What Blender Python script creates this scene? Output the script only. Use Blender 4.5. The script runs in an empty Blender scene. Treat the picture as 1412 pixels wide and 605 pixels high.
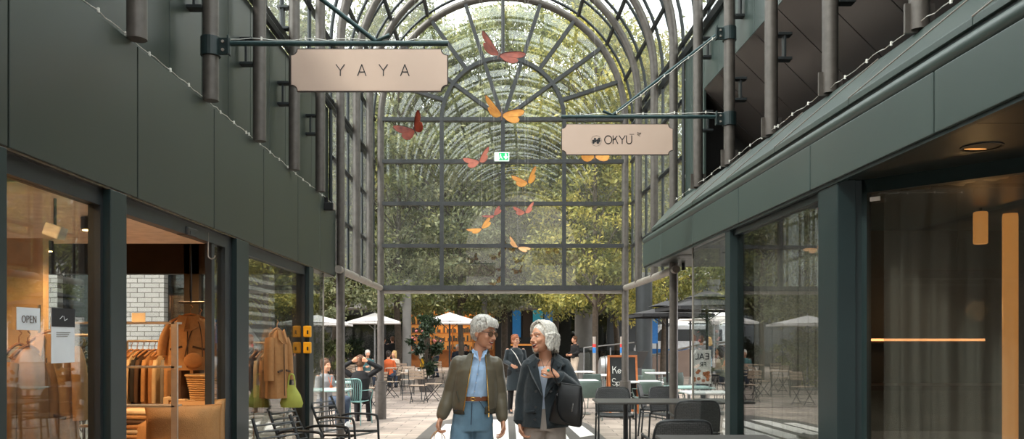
import bpy, bmesh, math, random
import numpy as np
from mathutils import Vector, Matrix, Euler
random.seed(7)
PI = math.pi
C = bpy.context.scene.collection
SC = bpy.context.scene
EYE, F = 1.6, 1100.0

def R(d): return math.radians(d)
def at(px, py, y):
    return Vector(((px-706)*y/F, y, EYE+(470-py)*y/F))
def gy(py):                       # depth of a ground point seen at image row py
    return EYE*F/(py-470)
def XL(y): return -2.46-.01455*y
def XR(y): return 2.967-.0391*y
def sx(side, y, off):             # lateral position, off = outwards from the column line
    return XL(y)-off if side < 0 else XR(y)+off

# ---------------------------------------------------------------- materials
MATS = {}
def nodes_of(name):
    m = bpy.data.materials.new(name); m.use_nodes = True
    nt = m.node_tree; nt.nodes.clear()
    return m, nt
def lk(nt, a, b): nt.links.new(a, b)
def mat(name, col, rough=.5, metal=0, var=.12, scale=8, bump=0, bscale=60, spec=.5, emit=None, estr=0, sub=0, sheen=0, coat=0):
    if name in MATS: return MATS[name]
    m, nt = nodes_of(name)
    o = nt.nodes.new('ShaderNodeOutputMaterial'); p = nt.nodes.new('ShaderNodeBsdfPrincipled')
    lk(nt, p.outputs[0], o.inputs[0])
    p.inputs['Roughness'].default_value = rough; p.inputs['Metallic'].default_value = metal
    p.inputs['Specular IOR Level'].default_value = spec
    p.inputs['Coat Weight'].default_value = coat
    if sheen: p.inputs['Sheen Weight'].default_value = sheen
    tc = nt.nodes.new('ShaderNodeTexCoord')
    n = nt.nodes.new('ShaderNodeTexNoise'); n.inputs['Scale'].default_value = scale; n.inputs['Detail'].default_value = 4
    lk(nt, tc.outputs['Object'], n.inputs['Vector'])
    r = nt.nodes.new('ShaderNodeValToRGB')
    r.color_ramp.elements[0].position = .3; r.color_ramp.elements[1].position = .7
    r.color_ramp.elements[0].color = tuple(c*(1-var) for c in col)+(1,)
    r.color_ramp.elements[1].color = tuple(min(1, c*(1+var)) for c in col)+(1,)
    lk(nt, n.outputs['Fac'], r.inputs[0]); lk(nt, r.outputs[0], p.inputs['Base Color'])
    if bump:
        b = nt.nodes.new('ShaderNodeBump'); b.inputs['Strength'].default_value = bump; b.inputs['Distance'].default_value = .01
        n2 = nt.nodes.new('ShaderNodeTexNoise'); n2.inputs['Scale'].default_value = bscale
        lk(nt, tc.outputs['Object'], n2.inputs['Vector']); lk(nt, n2.outputs['Fac'], b.inputs['Height']); lk(nt, b.outputs[0], p.inputs['Normal'])
    if emit:
        p.inputs['Emission Color'].default_value = emit+(1,); p.inputs['Emission Strength'].default_value = estr
    MATS[name] = m
    return m
def srgb(r, g, b):
    f = lambda c: (c/255/12.92) if c/255 <= .04045 else ((c/255+.055)/1.055)**2.4
    return (f(r), f(g), f(b))
def glass(name, tint=(.93, .96, .95), rough=0.0, f0=.045, dirt=0.0):
    m, nt = nodes_of(name)
    o = nt.nodes.new('ShaderNodeOutputMaterial'); mx = nt.nodes.new('ShaderNodeMixShader')
    t = nt.nodes.new('ShaderNodeBsdfTransparent'); t.inputs[0].default_value = tint+(1,)
    g = nt.nodes.new('ShaderNodeBsdfGlossy'); g.inputs['Roughness'].default_value = rough
    lw = nt.nodes.new('ShaderNodeLayerWeight'); lw.inputs[0].default_value = .5
    pw = nt.nodes.new('ShaderNodeMath'); pw.operation = 'POWER'; pw.inputs[1].default_value = 5
    ma = nt.nodes.new('ShaderNodeMath'); ma.operation = 'MULTIPLY_ADD'; ma.inputs[1].default_value = 1-f0; ma.inputs[2].default_value = f0
    lk(nt, lw.outputs['Facing'], pw.inputs[0]); lk(nt, pw.outputs[0], ma.inputs[0]); lk(nt, ma.outputs[0], mx.inputs[0])
    lk(nt, t.outputs[0], mx.inputs[1]); lk(nt, g.outputs[0], mx.inputs[2])
    out = mx.outputs[0]
    if dirt:
        d = nt.nodes.new('ShaderNodeBsdfTranslucent'); d.inputs[0].default_value = (.8, .8, .76, 1)
        d2 = nt.nodes.new('ShaderNodeBsdfDiffuse'); d2.inputs[0].default_value = (.75, .75, .70, 1)
        mm = nt.nodes.new('ShaderNodeMixShader'); lk(nt, d.outputs[0], mm.inputs[1]); lk(nt, d2.outputs[0], mm.inputs[2])
        tc = nt.nodes.new('ShaderNodeTexCoord'); n = nt.nodes.new('ShaderNodeTexNoise'); n.inputs['Scale'].default_value = 3.5; n.inputs['Detail'].default_value = 8
        lk(nt, tc.outputs['Object'], n.inputs['Vector'])
        k = nt.nodes.new('ShaderNodeMath'); k.operation = 'MULTIPLY'; k.inputs[1].default_value = dirt*2; lk(nt, n.outputs['Fac'], k.inputs[0])
        m2 = nt.nodes.new('ShaderNodeMixShader'); lk(nt, k.outputs[0], m2.inputs[0]); lk(nt, out, m2.inputs[1]); lk(nt, mm.outputs[0], m2.inputs[2])
        out = m2.outputs[0]
    lk(nt, out, o.inputs[0])
    MATS[name] = m
    return m
def sheer(name, col, opac):
    m, nt = nodes_of(name)
    o = nt.nodes.new('ShaderNodeOutputMaterial'); mx = nt.nodes.new('ShaderNodeMixShader'); mx.inputs[0].default_value = opac
    t = nt.nodes.new('ShaderNodeBsdfTransparent'); d = nt.nodes.new('ShaderNodeBsdfDiffuse'); tr = nt.nodes.new('ShaderNodeBsdfTranslucent')
    d.inputs[0].default_value = col+(1,); tr.inputs[0].default_value = col+(1,)
    m2 = nt.nodes.new('ShaderNodeMixShader'); m2.inputs[0].default_value = .4
    lk(nt, d.outputs[0], m2.inputs[1]); lk(nt, tr.outputs[0], m2.inputs[2]); lk(nt, t.outputs[0], mx.inputs[1]); lk(nt, m2.outputs[0], mx.inputs[2]); lk(nt, mx.outputs[0], o.inputs[0])
    return m
def leafmat(name, cols, trans=.35, rough=.55):
    m, nt = nodes_of(name)
    o = nt.nodes.new('ShaderNodeOutputMaterial'); p = nt.nodes.new('ShaderNodeBsdfPrincipled'); tr = nt.nodes.new('ShaderNodeBsdfTranslucent')
    ge = nt.nodes.new('ShaderNodeNewGeometry'); r = nt.nodes.new('ShaderNodeValToRGB')
    el = r.color_ramp.elements
    for i, c in enumerate(cols):
        if i < 2: e = el[i]; e.position = i/(len(cols)-1)
        else: e = el.new(i/(len(cols)-1))
    for i, c in enumerate(cols):
        el[i].position = i/(len(cols)-1) if i < len(cols)-1 else 1.0
        el[i].color = c+(1,)
    tc = nt.nodes.new('ShaderNodeTexCoord'); n = nt.nodes.new('ShaderNodeTexNoise'); n.inputs['Scale'].default_value = .9; n.inputs['Detail'].default_value = 3
    lk(nt, tc.outputs['Object'], n.inputs['Vector'])
    a = nt.nodes.new('ShaderNodeMath'); a.operation = 'MULTIPLY_ADD'; a.inputs[1].default_value = .45
    b = nt.nodes.new('ShaderNodeMath'); b.operation = 'MULTIPLY_ADD'; b.inputs[1].default_value = 1.5; b.inputs[2].default_value = -.48
    lk(nt, n.outputs['Fac'], b.inputs[0])
    lk(nt, ge.outputs['Random Per Island'], a.inputs[0]); lk(nt, b.outputs[0], a.inputs[2]); lk(nt, a.outputs[0], r.inputs[0])
    lk(nt, r.outputs[0], p.inputs['Base Color']); lk(nt, r.outputs[0], tr.inputs[0]); p.inputs['Roughness'].default_value = rough
    mx = nt.nodes.new('ShaderNodeMixShader'); mx.inputs[0].default_value = trans
    lk(nt, p.outputs[0], mx.inputs[1]); lk(nt, tr.outputs[0], mx.inputs[2]); lk(nt, mx.outputs[0], o.inputs[0])
    return m
def brickmat(name, c1, c2, mortar, sc, bw=.5, rh=.25, msize=.02, rough=.7, axes='xz', bump=.3, mixn=.5):
    m, nt = nodes_of(name)
    o = nt.nodes.new('ShaderNodeOutputMaterial'); p = nt.nodes.new('ShaderNodeBsdfPrincipled'); lk(nt, p.outputs[0], o.inputs[0])
    tc = nt.nodes.new('ShaderNodeTexCoord'); s = nt.nodes.new('ShaderNodeSeparateXYZ'); c = nt.nodes.new('ShaderNodeCombineXYZ')
    lk(nt, tc.outputs['Object'], s.inputs[0])
    lk(nt, s.outputs['XYZ'.index(axes[0].upper())], c.inputs[0]); lk(nt, s.outputs['XYZ'.index(axes[1].upper())], c.inputs[1])
    b = nt.nodes.new('ShaderNodeTexBrick'); b.inputs['Scale'].default_value = sc; b.inputs['Brick Width'].default_value = bw; b.inputs['Row Height'].default_value = rh
    b.inputs['Mortar Size'].default_value = msize; b.inputs['Color1'].default_value = c1+(1,); b.inputs['Color2'].default_value = c2+(1,); b.inputs['Mortar'].default_value = mortar+(1,)
    lk(nt, c.outputs[0], b.inputs['Vector'])
    n = nt.nodes.new('ShaderNodeTexNoise'); n.inputs['Scale'].default_value = 1.3; n.inputs['Detail'].default_value = 8; lk(nt, tc.outputs['Object'], n.inputs['Vector'])
    r = nt.nodes.new('ShaderNodeValToRGB'); r.color_ramp.elements[0].position = .3; r.color_ramp.elements[1].position = .7
    r.color_ramp.elements[0].color = (1-mixn, 1-mixn, 1-mixn, 1); r.color_ramp.elements[1].color = (1.1, 1.08, 1.05, 1); lk(nt, n.outputs['Fac'], r.inputs[0])
    mx = nt.nodes.new('ShaderNodeMix'); mx.data_type = 'RGBA'; mx.blend_type = 'MULTIPLY'; mx.inputs[0].default_value = 1
    lk(nt, b.outputs['Color'], mx.inputs[6]); lk(nt, r.outputs[0], mx.inputs[7]); lk(nt, mx.outputs[2], p.inputs['Base Color'])
    p.inputs['Roughness'].default_value = rough
    bp = nt.nodes.new('ShaderNodeBump'); bp.inputs['Strength'].default_value = bump; bp.inputs['Distance'].default_value = .01; bp.invert = True
    lk(nt, b.outputs['Fac'], bp.inputs['Height']); lk(nt, bp.outputs[0], p.inputs['Normal'])
    return m
def weavemat(name, col, sc=55, rough=.5):
    m, nt = nodes_of(name)
    o = nt.nodes.new('ShaderNodeOutputMaterial'); p = nt.nodes.new('ShaderNodeBsdfPrincipled'); lk(nt, p.outputs[0], o.inputs[0])
    tc = nt.nodes.new('ShaderNodeTexCoord'); ck = nt.nodes.new('ShaderNodeTexBrick'); ck.inputs['Scale'].default_value = sc
    s = nt.nodes.new('ShaderNodeSeparateXYZ'); c = nt.nodes.new('ShaderNodeCombineXYZ'); ad = nt.nodes.new('ShaderNodeMath'); ad.operation = 'ADD'
    lk(nt, tc.outputs['Object'], s.inputs[0]); lk(nt, s.outputs[2], ad.inputs[0]); lk(nt, s.outputs[1], ad.inputs[1]); lk(nt, s.outputs[0], c.inputs[0]); lk(nt, ad.outputs[0], c.inputs[1])
    lk(nt, c.outputs[0], ck.inputs['Vector']); ck.inputs['Brick Width'].default_value = 1.2; ck.inputs['Row Height'].default_value = .7; ck.inputs['Mortar Size'].default_value = .12; ck.inputs['Mortar Smooth'].default_value = .6
    ck.inputs['Color1'].default_value = col+(1,); ck.inputs['Color2'].default_value = tuple(x*.75 for x in col)+(1,); ck.inputs['Mortar'].default_value = tuple(x*.35 for x in col)+(1,)
    lk(nt, ck.outputs[0], p.inputs['Base Color']); p.inputs['Roughness'].default_value = rough
    bp = nt.nodes.new('ShaderNodeBump'); bp.inputs['Strength'].default_value = .8; bp.inputs['Distance'].default_value = .006; bp.invert = True
    lk(nt, ck.outputs['Fac'], bp.inputs['Height']); lk(nt, bp.outputs[0], p.inputs['Normal'])
    return m

# ---------------------------------------------------------------- mesh builder
class MB:
    def __init__(s, M=None): s.v = []; s.f = []; s.M = M
    def add(s, vs, fs):
        o = len(s.v)
        for p in vs:
            p = Vector(p)
            s.v.append(s.M @ p if s.M else p)
        s.f += [tuple(i+o for i in f) for f in fs]
        return s
    def hexa(s, p):   # 8 points: bottom 4 ccw, top 4 ccw
        return s.add(p, [(3, 2, 1, 0), (4, 5, 6, 7), (0, 1, 5, 4), (1, 2, 6, 5), (2, 3, 7, 6), (3, 0, 4, 7)])
    def box(s, c, d, rot=None):
        x, y, z = d[0]/2, d[1]/2, d[2]/2
        p = [Vector(q) for q in ((-x, -y, -z), (x, -y, -z), (x, y, -z), (-x, y, -z), (-x, -y, z), (x, -y, z), (x, y, z), (-x, y, z))]
        if rot: m = Euler(rot).to_matrix(); p = [m @ q for q in p]
        return s.hexa([q+Vector(c) for q in p])
    def bb(s, a, b):
        return s.box([(a[i]+b[i])/2 for i in range(3)], [abs(b[i]-a[i]) for i in range(3)])
    def tube(s, pts, r, n=8, cap=True, flat=1.0):
        pts = [Vector(p) for p in pts]; N = len(pts)
        rs = r if isinstance(r, (list, tuple)) else [r]*N
        vs = []; prev = None
        for i, p in enumerate(pts):
            t = (pts[min(i+1, N-1)]-pts[max(i-1, 0)]).normalized()
            if prev is None:
                a = Vector((0, 0, 1)) if abs(t.z) < .9 else Vector((1, 0, 0))
                u = t.cross(a).normalized()
            else:
                u = (prev-t*prev.dot(t)).normalized()
            w = t.cross(u); prev = u
            for k in range(n):
                an = 2*PI*k/n
                vs.append(p+(u*math.cos(an)+w*math.sin(an)*flat)*rs[i])
        fs = [(i*n+k, i*n+(k+1) % n, (i+1)*n+(k+1) % n, (i+1)*n+k) for i in range(N-1) for k in range(n)]
        if cap: fs += [tuple(range(n))[::-1], tuple((N-1)*n+k for k in range(n))]
        return s.add(vs, fs)
    def cap(s, a, b, ra, rb, n=12):      # tapered capsule
        a, b = Vector(a), Vector(b); d = (b-a); L = d.length
        t = d/L if L > 1e-6 else Vector((0, 0, 1))
        pts = []; rs = []
        for k in (80, 55, 25): pts.append(a-t*ra*math.sin(R(k))); rs.append(ra*math.cos(R(k)))
        pts += [a, b]; rs += [ra, rb]
        for k in (25, 55, 80): pts.append(b+t*rb*math.sin(R(k))); rs.append(rb*math.cos(R(k)))
        return s.tube(pts, rs, n)
    def ell(s, c, r, rot=None, nu=16, nv=10):
        vs = []; fs = []; m = Euler(rot).to_matrix() if rot else None
        for j in range(nv+1):
            ph = PI*j/nv
            for i in range(nu):
                th = 2*PI*i/nu
                q = Vector((r[0]*math.sin(ph)*math.cos(th), r[1]*math.sin(ph)*math.sin(th), r[2]*math.cos(ph)))
                if j in (0, nv): q = Vector((1e-5*math.cos(th), 1e-5*math.sin(th), q.z))
                vs.append((m @ q if m else q)+Vector(c))
        for j in range(nv):
            for i in range(nu):
                fs.append((j*nu+i, (j+1)*nu+i, (j+1)*nu+(i+1) % nu, j*nu+(i+1) % nu))
        fs.append(tuple(range(nu))); fs.append(tuple(nv*nu+i for i in range(nu))[::-1])
        return s.add(vs, fs)
    def lathe(s, prof, c=(0, 0, 0), n=20, sxy=(1, 1), close=True):
        vs = []; N = len(prof)
        for r, z in prof:
            for k in range(n):
                a = 2*PI*k/n
                vs.append((c[0]+max(r, 1e-4)*math.cos(a)*sxy[0], c[1]+max(r, 1e-4)*math.sin(a)*sxy[1], c[2]+z))
        fs = [(i*n+k, i*n+(k+1) % n, (i+1)*n+(k+1) % n, (i+1)*n+k) for i in range(N-1) for k in range(n)]
        if close: fs += [tuple(range(n))[::-1], tuple((N-1)*n+k for k in range(n))]
        return s.add(vs, fs)
    def loft(s, secs, n=24, pw=1.0):     # secs: (cx, cy, z, rx, ry)
        vs = []
        for (cx, cy, z, rx, ry) in secs:
            for k in range(n):
                a = 2*PI*k/n; ca, sa = math.cos(a), math.sin(a)
                vs.append((cx+rx*math.copysign(abs(ca)**pw, ca), cy+ry*math.copysign(abs(sa)**pw, sa), z))
        N = len(secs)
        fs = [(i*n+k, i*n+(k+1) % n, (i+1)*n+(k+1) % n, (i+1)*n+k) for i in range(N-1) for k in range(n)]
        fs += [tuple(range(n))[::-1], tuple((N-1)*n+k for k in range(n))]
        return s.add(vs, fs)
    def prism(s, out, d0, d1, plane='xz'):   # outline extruded through the third axis
        n = len(out)
        def P(q, d):
            return {'xz': (q[0], d, q[1]), 'xy': (q[0], q[1], d), 'yz': (d, q[0], q[1])}[plane]
        vs = [P(q, d0) for q in out]+[P(q, d1) for q in out]
        fs = [tuple(range(n)), tuple(range(n, 2*n))[::-1]]+[(i, i+n, (i+1) % n+n, (i+1) % n) for i in range(n)]
        return s.add(vs, fs)
    def grid(s, fn, nu, nv):
        vs = [fn(i/nu, j/nv) for j in range(nv+1) for i in range(nu+1)]
        fs = [(j*(nu+1)+i, j*(nu+1)+i+1, (j+1)*(nu+1)+i+1, (j+1)*(nu+1)+i) for j in range(nv) for i in range(nu)]
        return s.add(vs, fs)
    def build(s, name, m, parent=None, smooth=False, bevel=0, solid=0, sub=0, loc=None):
        me = bpy.data.meshes.new(name)
        L = Vector(loc) if loc is not None else Vector((0, 0, 0))
        me.from_pydata([tuple(q-L) for q in s.v], [], s.f)
        bm = bmesh.new(); bm.from_mesh(me); bmesh.ops.recalc_face_normals(bm, faces=bm.faces); bm.to_mesh(me); bm.free()
        if isinstance(m, str): m = MATS[m]
        me.materials.append(m)
        o = bpy.data.objects.new(name, me); C.objects.link(o); o.location = L
        if parent: o.parent = parent
        if smooth: sm(me)
        if solid: k = o.modifiers.new('s', 'SOLIDIFY'); k.thickness = solid; k.offset = 0
        if bevel: k = o.modifiers.new('b', 'BEVEL'); k.width = bevel; k.segments = 2; k.limit_method = 'ANGLE'
        if sub: k = o.modifiers.new('u', 'SUBSURF'); k.levels = sub; k.render_levels = sub
        return o
def sm(me, ang=45):
    me.shade_smooth()
    try: me.set_sharp_from_angle(angle=R(ang))
    except Exception: pass
def empty(name, loc=(0, 0, 0), rz=0):
    o = bpy.data.objects.new(name, None); C.objects.link(o); o.location = loc; o.rotation_euler = (0, 0, rz); o.empty_display_size = .1
    return o
def tag(o, label, cat, group=None):
    o['label'] = label; o['category'] = cat
    if group: o['group'] = group
    return o
def thing(name, label, cat, loc=(0, 0, 0), rz=0, group=None): return tag(empty(name, loc, rz), label, cat, group)
def struct(o): o['kind'] = 'structure'; return o
def dup(root, loc, rz, label, group=None, scale=None):
    def cp(o, par):
        c = o.copy(); C.objects.link(c); c.parent = par
        for ch in o.children: cp(ch, c)
        return c
    r = cp(root, None); r.location = loc; r.rotation_euler = (0, 0, rz); r['label'] = label
    if group: r['group'] = group
    if scale: r.scale = (scale,)*3
    return r
def bake(mb, name, m, parent, voxel=.008, smooth_it=4, smooth=True):
    """union of overlapping closed shapes turned into one continuous surface"""
    o = mb.build('tmp', m)
    k = o.modifiers.new('r', 'REMESH'); k.mode = 'VOXEL'; k.voxel_size = voxel; k.use_smooth_shade = True
    if smooth_it: k = o.modifiers.new('s', 'SMOOTH'); k.iterations = smooth_it; k.factor = .5
    bpy.context.view_layer.update()
    dg = bpy.context.evaluated_depsgraph_get()
    me = bpy.data.meshes.new_from_object(o.evaluated_get(dg)); me.name = name
    old = o.data; bpy.data.objects.remove(o); bpy.data.meshes.remove(old)
    if not me.materials: me.materials.append(MATS[m] if isinstance(m, str) else m)
    r = bpy.data.objects.new(name, me); C.objects.link(r); r.parent = parent
    me.shade_smooth()
    return r
# stroke lettering: polylines in a unit box (x right, y up)
ARC = lambda cx, cy, rx, ry, a0, a1, n=14: [(cx+rx*math.cos(R(a0+(a1-a0)*i/n)), cy+ry*math.sin(R(a0+(a1-a0)*i/n))) for i in range(n+1)]
GL = {
 'Y': [[(0, 1), (.38, .48)], [(.76, 1), (.38, .48), (.38, 0)]],
 'A': [[(0, 0), (.38, 1), (.76, 0)], [(.14, .33), (.62, .33)]],
 'O': [ARC(.45, .5, .45, .5, 0, 360, 24)],
 'K': [[(0, 0), (0, 1)], [(0, .45), (.3, .6), (.6, 0)], [(.1, .52), (.5, .95)]],
 'U': [[(0, 1), (0, .3)]+ARC(.33, .33, .33, .33, 180, 360)+[(.66, 1)]],
 'P': [[(0, 0), (0, 1)]+ARC(.25, .75, .3, .25, 90, -90)+[(0, .5)]],
 'E': [[(.55, 1), (0, 1), (0, 0), (.55, 0)], [(0, .5), (.45, .5)]],
 'N': [[(0, 0), (0, 1), (.65, 0), (.65, 1)]],
 'L': [[(0, 1), (0, 0), (.5, 0)]],
 'S': [ARC(.28, .74, .27, .25, 30, 250)+ARC(.28, .26, .27, .26, 80, -150)],
 'e': [[(.03, .3), (.43, .3)]+ARC(.23, .28, .22, .26, 5, 320)],
 's': [ARC(.18, .4, .15, .13, 40, 250, 8)+ARC(.18, .14, .16, .14, 80, -150, 8)],
 'p': [[(0, .5), (0, -.35)], ARC(.2, .25, .2, .25, 180, -180)],
 'z': [[(0, .5), (.38, .5), (0, 0), (.4, 0)]],
 'k': [[(0, 0), (0, 1)], [(.35, .6), (0, .3), (.38, 0)]],
 'R': [[(0, 0), (0, 1)]+ARC(.25, .75, .3, .25, 90, -90)+[(0, .5), (.55, 0)]],
 'F': [[(.55, 1), (0, 1), (0, 0)], [(0, .5), (.45, .5)]],
 ' ': [],
}
def letters(mb, text, x, z, h, w, y, gap=.25, flip=1):
    """flat strokes standing in the xz plane at depth y, facing -y"""
    for ch in text:
        wd = 0
        for pl in GL.get(ch, []):
            for (a, b) in zip(pl, pl[1:]):
                a = Vector((x+flip*a[0]*h, z+a[1]*h)); b = Vector((x+flip*b[0]*h, z+b[1]*h)); d = b-a
                if d.length < 1e-6: continue
                n = Vector((-d.y, d.x)).normalized()*w/2; e = d.normalized()*w*.35
                q = [a-e-n, b+e-n, b+e+n, a-e+n]
                mb.prism([(p.x, p.y) for p in q], y, y-.002)
            wd = max(wd, max(p[0] for p in pl))
        x += flip*(wd if wd else .3)*h+flip*gap*h
    return x
# ================================================================= materials
G = lambda *a, **k: mat(*a, **k)
mat('green_panel', srgb(43, 51, 46), .38, .0, .05, 1.2, spec=.55)
mat('green_panel_right', srgb(57, 69, 66), .36, .0, .05, 1.2, spec=.55)
mat('green_frame', srgb(24, 40, 41), .4, 0, .08, 4)
mat('pipe_steel', srgb(90, 84, 79), .42, .35, .16, 14, bump=.06)
mat('arch_steel', srgb(62, 63, 64), .42, .3, .15, 10)
mat('dark_steel', srgb(44, 48, 50), .45, .3, .1, 6)
mat('dark_soffit', srgb(80, 73, 69), .32, .1, .08, 1.5, spec=.7)
mat('green_soffit', srgb(34, 40, 37), .35, 0, .1, 2)
mat('bronze_soffit', srgb(96, 84, 74), .22, .6, .1, 2)
mat('ceiling_white', srgb(232, 226, 218), .6)
mat('ceiling_dark', srgb(48, 40, 32), .6)
mat('interior_dark', srgb(40, 38, 36), .6)
mat('galvanised', srgb(150, 142, 134), .5, .3, .12, 9)
mat('teal_tube', srgb(38, 62, 64), .4, .2)
mat('sign_face', srgb(205, 180, 164), .35, .25, .03, 1.5)
mat('sign_edge', srgb(50, 36, 32), .5)
mat('ink', srgb(30, 30, 34), .6)
mat('white_wire', srgb(225, 222, 215), .4)
mat('paper', srgb(215, 218, 222), .7, 0, .03)
mat('yellow_plastic', srgb(240, 170, 20), .4)
mat('black_plastic', srgb(22, 23, 25), .4)
mat('warm_lamp', (1, .8, .5), .5, emit=(1, .55, .2), estr=9)
mat('warm_glow', (1, .6, .3), .5, emit=(1, .38, .08), estr=.5)
mat('led_strip', (1, .6, .3), .5, emit=(1, .42, .15), estr=1.6)
mat('wood_floor', srgb(150, 120, 92), .4)
MATS['shop_glass'] = glass('shop_glass', (.90, .93, .92), f0=.075)
MATS['dark_glass'] = glass('dark_glass', (.62, .64, .62), f0=.05)
MATS['vault_glass'] = glass('vault_glass', (.93, .96, .95), f0=.05, dirt=.05)
MATS['end_glass'] = glass('end_glass', (.92, .94, .91), f0=.10, dirt=.02)
MATS['curtain'] = sheer('curtain', srgb(158, 150, 141), .50)
MATS['paving'] = brickmat('paving', srgb(170, 156, 145), srgb(150, 138, 128), srgb(104, 96, 90), 1.0, .6, .3, .009, .75, 'xy', .2, .40)
MATS['white_brick'] = brickmat('white_brick', srgb(226, 220, 216), srgb(208, 202, 198), srgb(120, 112, 108), 1.0, .3, .1, .008, .5, 'xz', .3, .12)

# ================================================================= world, sun, camera
w = bpy.data.worlds.new('World'); SC.world = w; w.use_nodes = True
nt = w.node_tree; nt.nodes.clear()
o = nt.nodes.new('ShaderNodeOutputWorld'); bg = nt.nodes.new('ShaderNodeBackground'); lk(nt, bg.outputs[0], o.inputs[0])
tc = nt.nodes.new('ShaderNodeTexCoord'); sp = nt.nodes.new('ShaderNodeSeparateXYZ'); r = nt.nodes.new('ShaderNodeValToRGB')
lk(nt, tc.outputs['Generated'], sp.inputs[0]); lk(nt, sp.outputs[2], r.inputs[0])
r.color_ramp.elements[0].position = 0; r.color_ramp.elements[0].color = (.62, .64, .66, 1)
r.color_ramp.elements[1].position = .7; r.color_ramp.elements[1].color = (1, 1, 1, 1)
n = nt.nodes.new('ShaderNodeTexNoise'); n.inputs['Scale'].default_value = 2.2; n.inputs['Detail'].default_value = 5
lk(nt, tc.outputs['Generated'], n.inputs['Vector'])
r2 = nt.nodes.new('ShaderNodeValToRGB'); r2.color_ramp.elements[0].color = (.8, .84, .9, 1); r2.color_ramp.elements[1].color = (1.1, 1.08, 1.05, 1)
lk(nt, n.outputs['Fac'], r2.inputs[0])
mx = nt.nodes.new('ShaderNodeMix'); mx.data_type = 'RGBA'; mx.blend_type = 'MULTIPLY'; mx.inputs[0].default_value = 1
lk(nt, r.outputs[0], mx.inputs[6]); lk(nt, r2.outputs[0], mx.inputs[7]); lk(nt, mx.outputs[2], bg.inputs[0])
bg.inputs[1].default_value = 3.3
def light(name, kind, loc, energy, col=(1, 1, 1), size=.3, rot=None, spot=None):
    l = bpy.data.lights.new(name, kind); l.energy = energy; l.color = col
    if kind == 'AREA': l.size = size
    elif kind == 'SUN': l.angle = size
    else: l.shadow_soft_size = size
    if spot: l.spot_size = R(spot); l.spot_blend = .6
    o = bpy.data.objects.new(name, l); C.objects.link(o); o.location = loc
    if rot: o.rotation_euler = rot
    return o
light('sun', 'SUN', (0, 0, 30), 3.0, (1, .95, .86), R(8), rot=(R(38), R(-22), R(-30)))
cam = bpy.data.cameras.new('camera'); co = bpy.data.objects.new('camera', cam); C.objects.link(co)
co.location = (0, 0, EYE); co.rotation_euler = (R(90), 0, 0)
cam.sensor_width = 36; cam.lens = 36*F/1412; cam.shift_y = (470-302.5)/1412; cam.clip_end = 400
SC.camera = co
SC.view_settings.view_transform = 'Standard'; SC.view_settings.look = 'None'; SC.view_settings.gamma = 1; SC.view_settings.use_curve_mapping = False
SC.view_settings.exposure = .68
SC.cycles.max_bounces = 10; SC.cycles.transparent_max_bounces = 40; SC.cycles.glossy_bounces = 5
SC.cycles.sample_clamp_indirect = 6

# ================================================================= ground
g = MB().add([(-90, -15, 0), (90, -15, 0), (90, 110, 0), (-90, 110, 0)], [(0, 1, 2, 3)]).build('floor', 'paving'); struct(g)
mat('drain', srgb(92, 84, 78), .7)
struct(MB().box((0, gy(563), .004), (16, .09, .008)).build('trim_1', 'drain'))
struct(MB().box((0, gy(545), .004), (30, .05, .008)).build('trim_2', 'drain'))

PZ = [5.40+1.375*k for k in range(-9, 9)]    # pipe depths; last is the end wall at 16.4
YE = 16.4; SPR = 6.15
def slab(mb, side, y0, y1, o0, o1, z0, z1, o2=None, o3=None):
    """a box following the slanted side line; o0..o1 lateral at the bottom, o2..o3 at the top"""
    o2 = o0 if o2 is None else o2; o3 = o1 if o3 is None else o3
    return mb.hexa([(sx(side, y0, o0), y0, z0), (sx(side, y0, o1), y0, z0), (sx(side, y1, o1), y1, z0), (sx(side, y1, o0), y1, z0),
                    (sx(side, y0, o2), y0, z1), (sx(side, y0, o3), y0, z1), (sx(side, y1, o3), y1, z1), (sx(side, y1, o2), y1, z1)])

# ---- left fascia: large flat metal panels
mb = MB(); ys = [-7]+[4.075-.0+1.46*k-.0 for k in range(-5, 6)]+[12.15]
ys = [-7, -4.7, -3.2, -1.8, -.35, 1.1, 2.57]+[2.5*F/d for d in (675, 498, 393, 325, 278)]+[11.1, 12.15]
for a, b in zip(ys, ys[1:]): slab(mb, -1, a+.008, b-.008, .05, .09, 2.59, 3.64)
struct(mb.build('trim_3', 'green_panel', bevel=.004))
mb = MB(); slab(mb, -1, -7, 12.15, .09, .35, 2.66, 3.62); slab(mb, -1, 12.10, 12.15, .05, .4, 2.59, 3.64)
struct(mb.build('wall_left_lintel', 'interior_dark'))
mb = MB(); slab(mb, -1, -7, 12.15, .06, .34, 2.575, 2.59)
struct(mb.build('trim_4', 'bronze_soffit'))
# ---- left upper wall panels
mb = MB(); yy = [-7+.6875*k for k in range(40)]; off = 7.02 % .6875; yy = [y for y in [-7.5+off+.6875*k for k in range(40)] if y < 12.2]+[12.25]
for a, b in zip(yy, yy[1:]): slab(mb, -1, a+.006, b-.006, .19, .22, 3.5, 5.17)
struct(mb.build('wall_left', 'green_panel', bevel=.003))
mb = MB(); slab(mb, -1, -7.5, 12.25, .22, .3, 2.6, 5.17); slab(mb, -1, 12.2, 12.28, .19, .3, 2.6, 5.17)
struct(mb.build('wall_left_core', 'green_frame'))
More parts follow.
